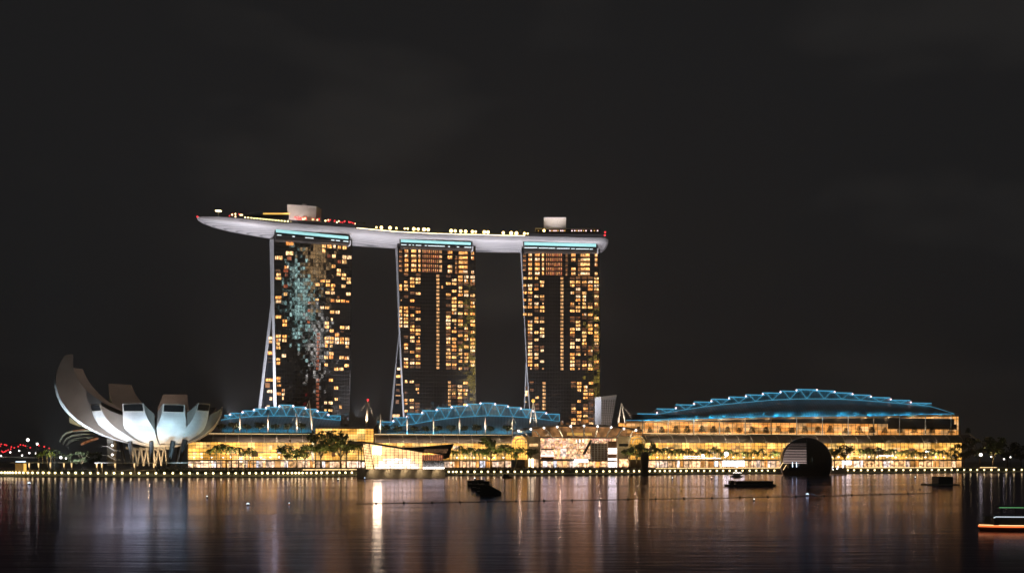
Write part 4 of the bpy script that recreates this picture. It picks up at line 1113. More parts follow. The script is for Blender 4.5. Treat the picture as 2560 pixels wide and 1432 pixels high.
for x, y, yb, r, lab in ((69.5, 1098, 1138, 1.1, 'tall white street lamp standing behind the footbridge'), (93, 1108, 1140, .8, 'shorter white street lamp at the end of the footbridge')):
    t = thing('street_lamp', lab, 'street lamp', W(x, yb, 705))
    MB().tube([W(x - 1.5, yb + 8, 705), W(x - 1.5, y, 705)], .2, 6).build('pole', M['concrete'], t)
    MB().ball(W(x, y, 705), r, 8, 6).build('lamp_head', M['g_white'], t)
for x, y in ((217, 580), (405, 547), (465, 645), (617, 595), (757, 603), (20, 655)):
    c = W(x / 8.42, 1060 + y / 8.42, 698)
    MB().ball(c, .6, 7, 5).build('white_lamp', M['g_white'], br)

# ------------------------------------------------------------------ crystal pavilion in the water
CP = Plane(933, 548, 1113, 574)
cx_ = lambda v: 900 + v / 10.667
cy_ = lambda v: 1090 + v / 10.667
cp = thing('crystal_pavilion', 'faceted glass pavilion on its own plinth in the water, fronted by a glaring white sign', 'pavilion', CP.at(1010, 1196, -8)); cp.location.z = 0
pz = lambda pts: [(cx_(a), cy_(b)) for a, b in pts]
MB().ppoly(CP, pz([(155, 862), (2270, 862), (2270, 1100), (160, 1125)]), 3, 12).build('plinth', M['beige'], cp)
for x in (935, 975, 1015, 1055, 1095): lamp('plinth_light', 'SPOT', CP.at(x, 1172, 6.5), CP.at(x, 1186, 2), 700, (1, .8, .5), .4, 130, .8)  # unseen spots added off the rim to brighten the dark plinth front
body = [(245, 185), (1650, 412), (1650, 860), (365, 860)]
MB().ppoly(CP, pz(body), 0, .5).build('glass_front', M['g_cryst'], cp)
side = MB(); a_, b_ = CP.at(cx_(245), cy_(185), 0), CP.at(cx_(365), cy_(860), 0)
c_, d_ = CP.at(cx_(160), cy_(860), -9), CP.at(cx_(70), cy_(130), -9)
side.prism([d_, a_, b_, c_], (0, .5, 0)).build('glass_flank', M['g_cryst'], cp)
m = mullions(CP, cx_(370), cx_(1650), cy_(280), cy_(860), 10.2, 6.7, .4, .3, .25)
for k in range(1, 5):
    q = k / 5; m.tube([d_ + (a_ - d_) * q + CP.n * .4, c_ + (b_ - c_) * q + CP.n * .4], .12, 4)
for k in range(1, 10):
    q = k / 10; m.tube([d_ + (c_ - d_) * q + CP.n * .4, a_ + (b_ - a_) * q + CP.n * .4], .12, 4)
m.tube([d_, c_], .35, 5); m.tube([a_, b_], .25, 5)
m.build('mullion', M['bars'], cp)
MB().ppoly(CP, pz([(60, 118), (620, 200), (1140, 285), (1655, 398), (1655, 420), (245, 190), (60, 150)]), 1.2, 20).build('roof', M['darkwall'], cp)
MB().ppoly(CP, pz([(1140, 288), (1700, 262), (2510, 190), (2440, 330), (2250, 490), (1655, 405)]), -1, .6).build('wing_roof', M['darkwall'], cp)
MB().ppoly(CP, pz([(1745, 330), (2360, 325), (2300, 440), (1700, 395)]), -.7, .3).build('wing_window', M['g_dim'], cp)
tz = MB()
for k in range(9):
    x = 1750 + k * 68; tz.ptube(CP, pz([(x, 330), (x + 34, 420), (x + 68, 330)]), .16, -.3, 4)
tz.build('truss_lattice', M['bars'], cp)
MB().ppoly(CP, pz([(1660, 480), (2215, 490), (2215, 640), (1660, 640)]), -2, .4).build('upper_window', M['g_red'], cp)
m = MB()
for k in range(11): m.ptube(CP, pz([(1700 + k * 50, 480), (1700 + k * 50, 640)]), .22, -1.6, 4)
m.prect(CP, cx_(1655), cx_(2260), cy_(632), cy_(650), -1.2, 1.2); m.build('mullion', M['bars'], cp)
rows = []
for k in range(25):
    x = 1655 + k * 25; rows.append([CP.at(cx_(x), cy_(650), -1.5 + (k % 2) * 1.4), CP.at(cx_(x), cy_(860), -1.5 + (k % 2) * 1.4)])
MB().grid(rows).build('folded_glass', M['cladding'], cp)
m = MB()
for k in range(12): m.ball(CP.at(cx_(1700 + k * 48), cy_(835), .4), .5, 6, 4)
m.build('uplight_spot', M['g_white'], cp)
MB().ppoly(CP, pz([(2200, 480), (2440, 330), (2380, 560), (2250, 600)]), -4, 4).build('wing_strut', M['darkwall'], cp)
MB().ppoly(CP, pz([(370, 255), (570, 265), (570, 470), (365, 465)]), 1.0, .4).build('glaring_sign', M['g_sign'], cp)
m = MB()
for gx in range(11):
    for gy in range(4):
        x, y = 400 + gx * 108, 580 + gy * 70
        if gy == 0 and (gx < 2 or gx > 8): continue
        if gy == 1 and gx in (0, 10): continue
        m.ppoly(CP, pz([(x, y), (x + 102, y), (x + 102, y + 65), (x, y + 65)]), .25, .15)
m.build('display_pane', M['g_hall'], cp)

# ------------------------------------------------------------------ dark glass globe
gD = 648; gc_ = W(2015, 1155, gD); gr = 63.5 / F * gD
gl = thing('glass_globe', 'dark glass globe building floating at the quay with lit blinds on one half', 'globe building', (gc_.x, gc_.y, 0))
m = MB().ball(gc_, gr, 40, 24)
m.build('dome', M['glassdark'], gl, True)
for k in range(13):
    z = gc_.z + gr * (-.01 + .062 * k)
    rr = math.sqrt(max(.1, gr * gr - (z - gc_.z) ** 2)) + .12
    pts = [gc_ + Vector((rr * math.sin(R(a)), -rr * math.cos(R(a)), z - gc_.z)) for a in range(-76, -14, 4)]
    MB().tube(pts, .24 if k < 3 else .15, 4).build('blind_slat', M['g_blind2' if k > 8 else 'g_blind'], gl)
MB().tube([gc_ + Vector((gr * 1.012 * math.sin(R(-14)) * math.cos(R(e)), -gr * 1.012 * math.cos(R(-14)) * math.cos(R(e)), gr * 1.012 * math.sin(R(e)))) for e in range(-5, 70, 5)], .25, 5).build('dome_rib', M['darksteel'], gl)
for dx, dy, s in ((-52, 8, 10), (-60, 2, 8)): MB().tube([W(2015 + dx + 3, 1155 + dy - 3, gD - gr * .45), W(2015 + dx - 5, 1155 + dy + 10, gD - gr * .45)], .2, 5).build('strut_light', M['g_strip'], gl)
for x in (1981, 1991): MB().tube([W(x, 1154, gD - gr * .93), W(x + .6, 1166, gD - gr * .93)], .22, 5).build('door_light', M['g_cool'], gl)
MB().ball(W(2066, 1166, gD - gr * .62), .75, 8, 6).build('entrance_lamp', M['g_white'], gl)
pr_ = thing('gangway', 'low dark gangway with a few lamps joining the glass globe to the quay', 'gangway', W(2098, 1175, 690)); pr_.location.z = 0
MB().prism([W(2076, 1172, 668), W(2118, 1172, 720), W(2118, 1182, 720), W(2076, 1183, 668)], (0, 4, 0)).build('deck', M['black'], pr_)
for x, y in ((2081, 1166), (2095, 1166), (2107, 1166), (2082, 1172.5), (2093, 1170)): MB().ball(W(x, y, 676), .5, 7, 5).build('lamp', M['g_white'], pr_)

# ------------------------------------------------------------------ things on the water
bD = 660
s = thing('bullet_sculpture', 'dark bullet-shaped upright form standing on a low pontoon', 'sculpture', W(1612, 1190, bD)); s.location.z = 0
c = W(1612, 1190, bD); k = bD / F
prof = [(9.8, 0), (9.3, 12), (9.0, 22), (10.2, 34), (10.6, 42), (10.3, 48), (8.8, 53), (6, 56.5), (2, 58.2), (.1, 58.4)]
MB().grid([[(c.x + r * k * math.cos(q), c.y + r * k * math.sin(q), z * k) for q in [2 * math.pi * j / 20 for j in range(21)]] for r, z in prof]).build('body', M['black'], s, True)
p = thing('pontoon', 'low dark floating pontoon under the bullet-shaped form', 'pontoon', W(1612, 1191, bD)); p.location.z = 0
MB().box((c.x - 10.5, c.y - 5, -.2), (c.x + 11, c.y + 5, .9)).build('deck', M['black'], p)
m = MB()
for i in range(26): x = c.x - 10.3 + i * .82; m.tube([(x, c.y - 4.8, .9), (x, c.y - 4.8, 1.9 + .6 * rnd.random())], .12, 4)
m.build('post_mesh', M['darksteel'], p)

rf = thing('float_raft', 'dark raft of linked floating boxes with a long sloping end', 'raft', wat(1205, 1222)); 
bz = wat(1190, 1222)
o = wat(1205, 1222)
for i, (x, y, wd, hh) in enumerate(((1168, 1213, 26, 13), (1185, 1212, 26, 14), (1200, 1213, 24, 12), (1178, 1222, 28, 13), (1195, 1223, 26, 12), (1190, 1231, 30, 12), (1204, 1233, 22, 11))):
    q = wat(x, y); q1 = wat(x + wd, y); hgt = hh * q.y / F
    MB().box((q.x, q.y, -.2), (q1.x, q.y + 5, hgt)).build('float_box', M['black'], rf)
    MB().box((q.x + .4, q.y - .06, hgt * .35), (q.x + (q1.x - q.x) * .45, q.y + .05, hgt * .5)).build('tag_plate', M['fascia'], rf)
a, b = wat(1200, 1234), wat(1253, 1234)
MB().prism([(a.x, a.y, 0), (b.x, a.y, -.1), (b.x, a.y, .7), (a.x + 2.5, a.y, 2.8), (a.x, a.y, 2.8)], (0, 5, 0)).build('ramp', M['black'], rf)

bg = thing('flat_barge', 'long flat dark barge lying between the globe and the bullet-shaped form', 'barge', wat(1880, 1214)); q0, q1 = wat(1820, 1214), wat(1941, 1214); sc = q0.y / F
MB().prism([(q0.x, q0.y, .2), (q0.x + 1, q0.y, -.2), (q1.x - 1, q0.y, -.2), (q1.x, q0.y, .2), (q1.x, q0.y, 5 * sc), (q0.x, q0.y, 4 * sc)], (0, 7, 0)).build('hull', M['black'], bg)
MB().box((q0.x + 22 * sc, q0.y + 1, 5 * sc), (q1.x - 6 * sc, q0.y + 6, 13 * sc)).build('cargo_cover', M['darkwall'], bg)
MB().box((q0.x + 8 * sc, q0.y + 2, 4 * sc), (q0.x + 18 * sc, q0.y + 5, 14 * sc)).build('cabin', M['darkwall'], bg)

sb = thing('work_boat', 'small grey boat with a rail of tiny lights near the long flat barge', 'boat', wat(1846, 1191)); q0, q1 = wat(1829, 1191), wat(1861, 1191); sc = q0.y / F
MB().prism([(q0.x, q0.y, 3 * sc), (q0.x + 3 * sc, q0.y, 0), (q1.x - 6 * sc, q0.y, 0), (q1.x, q0.y, 3 * sc)], (0, 4, 0)).build('hull', M['darksteel'], sb)
MB().prism([(q0.x + 5 * sc, q0.y + .6, 3 * sc), (q1.x - 8 * sc, q0.y + .6, 3 * sc), (q1.x - 10 * sc, q0.y + .6, 8 * sc), (q0.x + 7 * sc, q0.y + .6, 8 * sc)], (0, 2.6, 0)).build('cabin', M['concrete'], sb)
for i in range(7): MB().ball((q0.x + (5 + 3.2 * i) * sc, q0.y + .4, (10.5 + (i % 2)) * sc), .22, 6, 4).build('rail_lamp', M['g_white'], sb)
sb = thing('work_boat', 'small dark work boat moored below the crowd', 'boat', wat(1268, 1193)); q0, q1 = wat(1254, 1193), wat(1281, 1193); sc = q0.y / F
MB().prism([(q0.x, q0.y, 3 * sc), (q0.x + 3 * sc, q0.y, 0), (q1.x - 3 * sc, q0.y, 0), (q1.x, q0.y, 4 * sc)], (0, 4, 0)).build('hull', M['black'], sb)
MB().box((q0.x + 5 * sc, q0.y + .6, 3 * sc), (q1.x - 8 * sc, q0.y + 3, 9 * sc)).build('cabin', M['darkleaf'], sb)

bx = thing('floating_box', 'square dark hut on a thin float near the far end of the quay', 'float', wat(2357, 1211)); q0, q1 = wat(2346, 1211), wat(2383, 1211); sc = q0.y / F
MB().box((q0.x, q0.y, .4), (q1.x, q0.y + 6, 21 * sc)).build('hut', M['darkwall'], bx)
MB().box((q0.x - 26 * sc, q0.y - .6, -.1), (q1.x + 16 * sc, q0.y + 7, .45)).build('float_deck', M['concrete'], bx)

# river cruise boat leaving the picture
q = wat(2462, 1326); bs = q.y / F; bx0, bx1 = q.x, q.x + 17; by = q.y
rb = thing('river_boat', 'river cruise boat edged with orange, white and green light strips', 'boat', (q.x + 6, by, 0))
rows = []
for i in range(13):
    u = i / 12; x = bx0 + (bx1 - bx0) * u; hw = 1.9 * min(1, (u / .22) ** .6 if u > 0 else .02); zt = .75 + .25 * (1 - u) ** 3
    rows.append([(x, by + 2 - hw, zt), (x + .2, by + 2 - hw * .9, .1), (x + .5, by + 2 - hw * .6, -.3), (x + .5, by + 2 + hw * .6, -.3), (x + .2, by + 2 + hw * .9, .1), (x, by + 2 + hw, zt)])
MB().grid(rows).build('hull', M['wood'], rb, True)
MB().grid([[r[0], r[5]] for r in rows]).build('deck', M['wood'], rb)
MB().tube([(r[0][0], r[0][1] - .06, .62) for r in rows], .13, 6).build('hull_light_strip', M['g_boat'], rb)
MB().tube([(r[0][0] + .05, r[0][1] - .09, .8) for r in rows], .05, 6).build('rail_light_strip', M['g_strip'], rb)
MB().prism([(bx0 + 1.6, by + .5, .8), (bx1, by + .5, .8), (bx1, by + .5, 2.0), (bx0 + 1.6, by + .5, 2.0)], (0, 3, 0)).build('cabin', M['darkwall'], rb)
MB().tube([(bx0 + 1.45, by + .35, 1.88), (bx0 + 1.75, by + .35, 2.02), (bx0 + 4, by + .35, 2.0), (bx1, by + .35, 1.95)], .075, 6).build('cabin_light_strip', M['g_boatw'], rb)
for i in range(6): MB().tube([(bx0 + 2.6 + i * 2, by + .5, 2.0), (bx0 + 2.6 + i * 2, by + .5, 3.35)], .05, 5).build('roof_post', M['darksteel'], rb)
MB().grid([[(bx0 + 2.2, by + .3, 3.3), (bx0 + 6, by + .2, 3.32), (bx1, by + .2, 3.2)], [(bx0 + 2.2, by + 2, 3.45), (bx0 + 6, by + 2, 3.5), (bx1, by + 2, 3.4)], [(bx0 + 2.2, by + 3.7, 3.3), (bx0 + 6, by + 3.8, 3.32), (bx1, by + 3.8, 3.2)]]).build('roof', M['darkwall'], rb)
MB().tube([(bx0 + 2.2, by + .25, 3.34), (bx0 + 5, by + .15, 3.34), (bx1, by + .15, 3.15)], .07, 6).build('roof_light_strip', M['g_green'], rb)

# buoys
for x, y, kind, lab in ((73, 1210, 'w3', 'cluster buoy with three white lights off the covered walkway'), (518, 1243, 'w', 'dark buoy with one white light off the lotus museum, nearer the quay'), (620, 1262, 'w3', 'dark buoy with white lights off the lotus museum, nearer the viewer'), (723, 1260, 'r', 'red buoy topped by white lights off the first mall wing'),
                        (1885, 1250, 'w', 'small white-lit buoy beyond the flat barge'), (2018, 1238, 'w3', 'buoy with an arc of white dots below the glass globe'), (1681, 1197, 'w', 'white-lit buoy close to the bullet-shaped form'), (2288, 1195, 'w', 'white-lit buoy beside the square dark hut'), (912, 1197, 'w', 'white-lit buoy at the corner of the crystal pavilion plinth'), (845, 1200, 'w', 'amber buoy in front of the glass corner block'), (1187, 1198, 'w', 'white buoy light just behind the dark raft'), (1779, 1196, 'p', 'pink-lit buoy short of the small grey boat')):
    q = wat(x, y); sc = q.y / F
    t = thing('buoy', lab, 'buoy', q, 'lit buoys on the bay')
    MB().tube([(q.x, q.y, -.1), (q.x, q.y, 2.2 * sc), (q.x, q.y, 4 * sc)], [2.4 * sc, 2 * sc, .5 * sc], 8).build('float', M['orange' if kind == 'r' else 'black'], t)
    for dx in ((-2.4, 0, 2.6) if kind == 'w3' else (0,)):
        MB().ball((q.x + dx * sc, q.y - .1, (4.6 + (1.6 if dx == 0 and kind == 'w3' else 0)) * sc), 1.1 * sc, 7, 5).build('lamp', M['g_pink' if kind == 'p' else 'g_cool'], t)
for x, y in ((1364, 1194), (1444, 1209), (1522, 1217), (1541, 1207), (925, 1224), (1703, 1225), (2300, 1222), (2188, 1200), (712, 1207)):
    q = wat(x, y); sc = q.y / F
    solo(MB().ball((q.x, q.y, .7 * sc), 1.6 * sc, 8, 6), 'float_ball', M['black'], 'small unlit black float on the open water', 'float', q, 'black floats on the bay', True)
fl = thing('float_line', 'dark rope of small floats drawn across the bay', 'float line', wat(1400, 1250))
pts = [(890, 1258), (1000, 1256), (1150, 1254), (1300, 1251), (1450, 1249), (1600, 1246), (1750, 1244), (1900, 1241), (2050, 1239), (2200, 1234), (2330, 1231)]
MB().tube([wat(x, y) + Vector((0, 0, .06)) for x, y in pts], .05, 5).build('rope', M['black'], fl)
for i in range(20):
    x = 940 + i * 70; y = interp([(b, a) for a, b in pts], x); MB().ball(wat(x, y) + Vector((0, 0, .12)), .28, 6, 5).build('float', M['black'], fl)

# ------------------------------------------------------------------ promenade furniture
LP = [3.6, 12, 19, 25, 31.5, 39.8, 48.5, 58.2, 69.7, 81.1, 94.2, 107.8, 122.3, 137.8, 154.2, 171, 188.8, 206.7, 225.7, 245.2, 265.2, 285, 305.6, 326.7, 347.6, 368.7, 389.8, 411, 432, 452.7, 473.6, 493.7, 514.2, 533, 552.7, 571.3, 589.3, 606.9, 623.5, 639.7, 655.4, 669, 683.3, 695.8, 708.2, 719.3, 729.7, 739, 747.7, 756.5, 766.8, 778, 790.7, 803.6, 817.7, 832.7, 848.4, 863.6, 879.7, 895.3,
      1122, 1132.8, 1141, 1153, 1169.5, 1186.5, 1203.6, 1219.8, 1235.8, 1252.6, 1270, 1286.9, 1303.9, 1320.9, 1337.7, 1354.7, 1373, 1390, 1406.8, 1441.4, 1458.6, 1475.6, 1491.9, 1508.3, 1524, 1539.8, 1555.2, 1570.5, 1585, 1598.2, 1624.3, 1637.6, 1649.7, 1661.9, 1674.6, 1687.6, 1701.8, 1716, 1730.5, 1745.7, 1760.4, 1775.6, 1792, 1807.9, 1824.1, 1840.2, 1856.4, 1874.3, 1890.6, 1905, 1919.7, 1936,
      2119.6, 2135.3, 2152.7, 2169.5, 2186.7, 2204.9, 2222.7, 2240.5, 2258.5, 2276.7, 2294, 2311.7, 2329.5, 2346.5, 2362.6, 2379, 2394, 2410.4, 2426.5, 2443.3, 2460.7, 2478.5, 2496.7, 2515.6, 2534.9, 2554.3]
def seg(x):
    return ('below the red-lit bridge and first walkway' if x < 230 else 'below the lotus museum' if x < 540 else 'in front of the first mall wing' if x < 785 else 'in front of the glass corner block' if x < 930 else
            'between the crystal pavilion and the crowd' if x < 1240 else 'below the crowd' if x < 1610 else 'between the bullet-shaped form and the glass globe' if x < 1960 else 'beyond the glass globe')
proto = thing('promenade_lamp', 'x', 'lamp', (0, 0, 0), 'globe lamps along the quay edge')
MB().tube([(0, 0, -.75), (0, 0, 0)], .12, 6).build('post', M['darksteel'], proto)
MB().ball((0, 0, .25), .62, 10, 8).build('globe', M['g_globe'], proto, True)
for i, x in enumerate(LP):
    q = shore_pt(x, -.5, 2.35); lab = 'round glowing globe lamp on the quay edge ' + seg(x)
    if i == 0: proto.location = q; proto['label'] = lab
    else: dup(proto, q, 0, rnd.uniform(.9, 1.08), lab)
# light strips in the steps
for x0, x1, lab in ((757, 913, 'warm light strip along the step in front of the glass corner block'), (1640, 1952, 'long warm light strip along the step between the bullet-shaped form and the globe'), (2116, 2380, 'warm light strip along the step just beyond the glass globe'), (2450, 2492, 'short warm light strip along the step at the far end')):
    n = 12; pts = [shore_pt(x0 + (x1 - x0) * k / n, 12.5, 4.45) for k in range(n + 1)]
    solo(MB().tube(pts, .28, 5), 'step_light', M['g_strip'], lab, 'light strip', pts[0], 'light strips in the promenade steps')
rl = thing('quay_railing', 'thin railing along the quay edge from the footbridge to the glass corner block', 'railing', shore_pt(400, 1, 1.6))
m = MB()
for zz in (2.1, 2.6): m.tube([shore_pt(x, 1.2, zz) for x in range(-100, 912, 12)], .05, 4)
m.build('rail', M['fascia'], rl)
m = MB()
for x in range(-100, 912, 6): m.tube([shore_pt(x, 1.2, 1.6), shore_pt(x, 1.2, 2.6)], .05, 4)
stuff(m.build('post', M['fascia'], rl))
# hedges
hp = MB()
r = random.Random(3)
def hedge(x0, x1, back, z, h, label, dens=9):
    m = MB(); n = int((x1 - x0) * dens)
    for k in range(n):
        x = r.uniform(x0, x1); p = shore_pt(x, back + r.uniform(0, 2.5), z + abs(r.gauss(0, .5)) * h)
        leaf_quad(m, p, .42, r)
    solo(m, 'hedge', M['hedge'], label, 'hedge', shore_pt((x0 + x1) / 2, back, z), 'clipped hedges on the promenade')
hedge(390, 484, 8, 2.0, 3.4, 'tall dark hedge at the foot of the lotus museum columns', 14)
hedge(100, 236, 8, 1.8, 2, 'low hedge beside the first walkway')
hedge(484, 700, 9, 1.7, 2.4, 'low hedge in front of the first mall wing')
hedge(700, 912, 6, 1.7, 2.0, 'hedge under the light strip before the glass corner block')
hedge(1118, 1240, 4, 1.6, 1.8, 'hedge between the crystal pavilion and the crowd')
hedge(1240, 1430, 2, 1.3, 1.5, 'hedge strip under the crowd on the crystal pavilion side', 8)
hedge(1430, 1615, 2, 1.3, 1.5, 'hedge strip under the crowd on the bullet-shaped form side', 8)
hedge(1620, 1950, 4, 1.6, 1.9, 'long hedge between the bullet-shaped form and the globe', 8)
hedge(2116, 2560, 4, 1.6, 1.9, 'long hedge beyond the glass globe', 7)

# the crowd on the steps
cm = MB()
def figure(m, p, h, rr):
    tw = rr.uniform(0, 6.28); s = h / 1.72
    ring = lambda z, a, b: [(p.x + s * a * math.cos(q) * 1, p.y + s * b * math.sin(q), p.z + s * z) for q in [math.pi * 2 * k / 6 + tw * 0 for k in range(6)]]
    m.grid([ring(0, .13, .1), ring(.5, .15, .11), ring(.9, .19, .13), ring(1.2, .2, .13), ring(1.42, .23, .13), ring(1.5, .08, .07), ring(1.55, .09, .1), ring(1.66, .1, .11), ring(1.74, .03, .03)], True)
for k in range(620):
    x = r.uniform(1226, 1612) if k < 520 else r.uniform(1150, 1720)
    u = r.random(); back = 5 + 12 * u; z = 1.6 + 2.7 * min(1, max(0, (back - 5) / 9))
    figure(cm, shore_pt(x, back, z), r.uniform(1.55, 1.85), r)
stuff(cm.build('crowd', M['cloth']))
g = MB(); g.grid([[shore_pt(x, 5, 1.62) for x in range(1226, 1616, 10)], [shore_pt(x, 14.1, 4.32) for x in range(1226, 1616, 10)]])
structure(g.build('steps', M['paving']))

for x, y, r_, lab in ((2452, 1135, 1.3, 'bright white street lamp among the dark trees past the mall'), (2316, 1127, .7, 'small lamp above the dark palm row, first of two'), (2322, 1127, .7, 'small lamp above the dark palm row, second of two'), (2478, 1140, .6, 'small lamp beside the tall pale lit tree'), (2510, 1146, .6, 'small lamp under the dark tree at the promenade edge'), (2526, 1141, .55, 'small lamp near the last promenade tree'), (152, 1142, .8, 'warm lamp between the footbridge and the ribbed canopy'), (165, 1144, .5, 'small pale lamp under the ribbed canopy'), (1816, 1133, 1.7, 'large white globe lamp over the long palm row'), (1757, 1137, 1.1, 'white globe lamp in the middle of the long palm row')):
    q = shore_pt(x, 27, 4.3); zz = CZ + (HY - y) / F * q.y
    t = thing('street_lamp', lab, 'street lamp', q)
    MB().tube([q, (q.x, q.y, zz)], .12, 6).build('pole', M['darksteel'], t)
    MB().ball((q.x, q.y, zz), r_ * 1.0, 10, 7).build('lamp_head', M['g_white'], t, True)
# ------------------------------------------------------------------ planting
palm_a = make_palm(1, 'palm_tree', 'x', 'palms along the promenade', 13.2); palm_b = make_palm(5, 'palm_tree', 'x', 'palms along the promenade', 12.2); palm_c = make_palm(9, 'palm_tree', 'x', 'palms along the promenade', 14)
first = {}
def put(proto, loc, rot, sc, label):
    if id(proto) not in first:
        first[id(proto)] = 1; proto.location = loc; proto.rotation_euler = (0, 0, rot); proto.scale = (sc,) * 3; proto['label'] = label
        return proto
    return dup(proto, loc, rot, sc, label)
def palms(xs, back, label, ytop=None, tall=1.0):
    for i, x in enumerate(xs):
        q = shore_pt(x, back + rnd.uniform(-3, 3), 4.3)
        put((palm_a, palm_b, palm_c)[i % 3] , q, rnd.uniform(0, 6), tall * rnd.uniform(.86, 1.06), label)
palms([527, 541, 552, 566, 578], 32, 'palm beside the lotus museum in the group before the first mall wing', tall=1.12)
palms([596, 613, 624, 633], 30, 'palm in the small group midway along the first mall wing', tall=1.0)
palms([897, 903], 40, 'palm squeezed between the glass corner block and the crystal pavilion', tall=1.4)
palms([1132, 1140, 1149, 1157, 1166, 1174, 1182, 1190, 1199, 1208, 1215], 36, 'palm in the close row between the crystal pavilion and the entrance hall', tall=1.12)
palms([1640, 1648, 1660, 1669, 1680, 1689, 1700, 1709, 1722, 1730, 1742, 1752, 1764, 1773, 1786, 1796, 1806, 1816, 1826], 30, 'palm in the long row right after the bullet-shaped form', tall=1.1)
palms([1840, 1862, 1872, 1884, 1893, 1904, 1914, 1926, 1938, 1948], 30, 'palm in the row just before the glass globe', tall=1.0)
palms([2150, 2159, 2168, 2178, 2187, 2197, 2207, 2218, 2227, 2237, 2247, 2258, 2267, 2277, 2287, 2297, 2308, 2318, 2329, 2338, 2348, 2358, 2368, 2380, 2390], 28, 'palm in the dense dark row beyond the glass globe', tall=1.12)
palms([97, 106, 118, 128], 40, 'palm lit yellow between the bridge and the lotus museum', tall=.95)
tree_a = make_tree(2, 'broadleaf_tree', 'x', 'broadleaf trees on the promenade', 10, 4.2, 4.2); tree_b = make_tree(4, 'broadleaf_tree', 'x', 'broadleaf trees on the promenade', 10, 3.5, 5, 560); tree_c = make_tree(8, 'broadleaf_tree', 'x', 'broadleaf trees on the promenade', 10, 3.8, 3.2, 460)
tree_d = make_tree(15, 'broadleaf_tree', 'x', 'broadleaf trees on the promenade', 10, 4.2, 5, 700, 'darkleaf')
for x, back, pr, sc, lab in ((716, 40, tree_a, 1.15, 'round tree before the end of the first mall wing'), (742, 42, tree_c, .85, 'slight tree between two rounder ones before the first mall wing'), (762, 40, tree_a, 1.2, 'round tree next to the white column of the glass corner block'),
                             (803, 42, tree_b, 1.95, 'tallest tree before the glass corner block'), (852, 44, tree_b, 2.0, 'tall lopsided tree in the middle of the glass corner block'), (866, 44, tree_c, 1.5, 'darker tree beside the tall lopsided one'),
                             (1228, 44, tree_b, 1.75, 'tall pale green tree at the end of the close palm row'), (1262, 44, tree_c, 1.35, 'spreading tree before the white barrel arch'), (1290, 46, tree_a, 1.15, 'spreading tree under the white barrel arch'), (1326, 46, tree_c, 1.1, 'flat dark tree before the stone pylon'),
                             (1572, 40, tree_c, 1.15, 'small tree before the pylon next to the bullet-shaped form'), (1592, 38, tree_a, 1.35, 'dark tree just behind the bullet-shaped form'), (1615, 40, tree_b, 1.55, 'tall dark tree rising above the bullet-shaped form'),
                             (2086, 30, tree_c, 1.2, 'tree hugging the side of the glass globe'), (2112, 30, tree_a, 1.35, 'round dark tree beyond the glass globe'),
                             (2410, 34, tree_d, 1.5, 'dark tree at the end of the long mall wing'), (2450, 40, tree_d, 1.9, 'tall faint tree beyond the mall'), (2482, 40, tree_b, 2.0, 'tall tree with a pale lit side beyond the mall'), (2518, 44, tree_d, 1.6, 'dark tree near the edge of the promenade'), (2552, 44, tree_d, 1.4, 'last dark tree along the promenade'),
                             (165, 70, tree_d, .8, 'dark tree under the grey ribbed canopy'), (205, 72, tree_d, .9, 'dark tree between the ribbed canopy and the stair tower'), (236, 70, tree_d, .85, 'dark tree beside the stair tower'), (136, 70, tree_c, 1.0, 'small tree at the end of the footbridge')):
    put(pr, shore_pt(x, back, 4.3), rnd.uniform(0, 6), sc * 1.38, lab)
roof_a = make_tree(21, 'planter_tree', 'x', 'clipped trees on the mall roof', 7.2, 4.4, 2.4, 900, 'darkleaf', .5, 9); roof_b = make_tree(22, 'planter_tree', 'x', 'clipped trees on the mall roof', 7.4, 4.0, 3.0, 900, 'darkleaf', .5, 9)
for i, x in enumerate([554, 584, 617, 650, 688, 720, 753]):
    put((roof_a, roof_b)[i % 2], ML.at(x, 1081, -10), rnd.uniform(0, 6), rnd.uniform(.85, 1.05), ['umbrella tree', 'clipped tree'][i % 2] + ' on the mall roof before the smallest blue roof, ' + ['beside the petals', 'next to the first mast', 'just past the first mast', 'before the second mast', 'just past the second mast', 'before the stayed mast', 'past the stayed mast'][i])
for i, x in enumerate([965, 994, 1034, 1063, 1096, 1128, 1161, 1192, 1225, 1268]):
    put((roof_a, roof_b)[i % 2], ML.at(x, 1085, -10), rnd.uniform(0, 6), rnd.uniform(.85, 1.05), 'clipped tree on the mall roof before the middle blue roof, ' + ['just past its stayed mast', 'before the first plain mast', 'past the first plain mast', 'before the second plain mast', 'past the second plain mast', 'before the third plain mast', 'past the third plain mast', 'before the fourth plain mast', 'past the fourth plain mast', 'beside the entrance canopy'][i])
tier = make_tiered(31, 'tiered_tree', 'x', 'tiered trees on the glowing terrace'); tier2 = make_tiered(33, 'tiered_tree', 'x', 'tiered trees on the glowing terrace', 7.6)
for i, x in enumerate([1596, 1625, 1655, 1690, 1718, 1755, 1784, 1819, 1848, 1880, 1915, 1946, 1980, 2012, 2045, 2076, 2114, 2148, 2180, 2212, 2250, 2286, 2330, 2378]):
    n = min(12, int((x - 1606) / 64.3) + 1) if x > 1606 else 0
    put((tier, tier2)[i % 2], ML.at(x, 1087, -6.5), rnd.uniform(0, 6), rnd.uniform(.85, 1.1), 'tiered tree on the glowing terrace, ' + ('before the first white column' if n == 0 else 'between white columns %d and %d' % (n, n + 1)))
put(tier, ML.at(2420, 1087, -6), 1, .95, 'lone lit tiered tree outside the end of the glowing terrace')
for i, x in enumerate([897, 910, 1022, 1070, 1138, 1300, 1310, 1345]):
    put(palm_b, deckpt(x, None, 9), rnd.uniform(0, 6), .45, 'small palm on the sky deck ' + ('past the red party lamps' if x < 950 else 'above the middle tower' if x < 1190 else 'near the second plant room'))

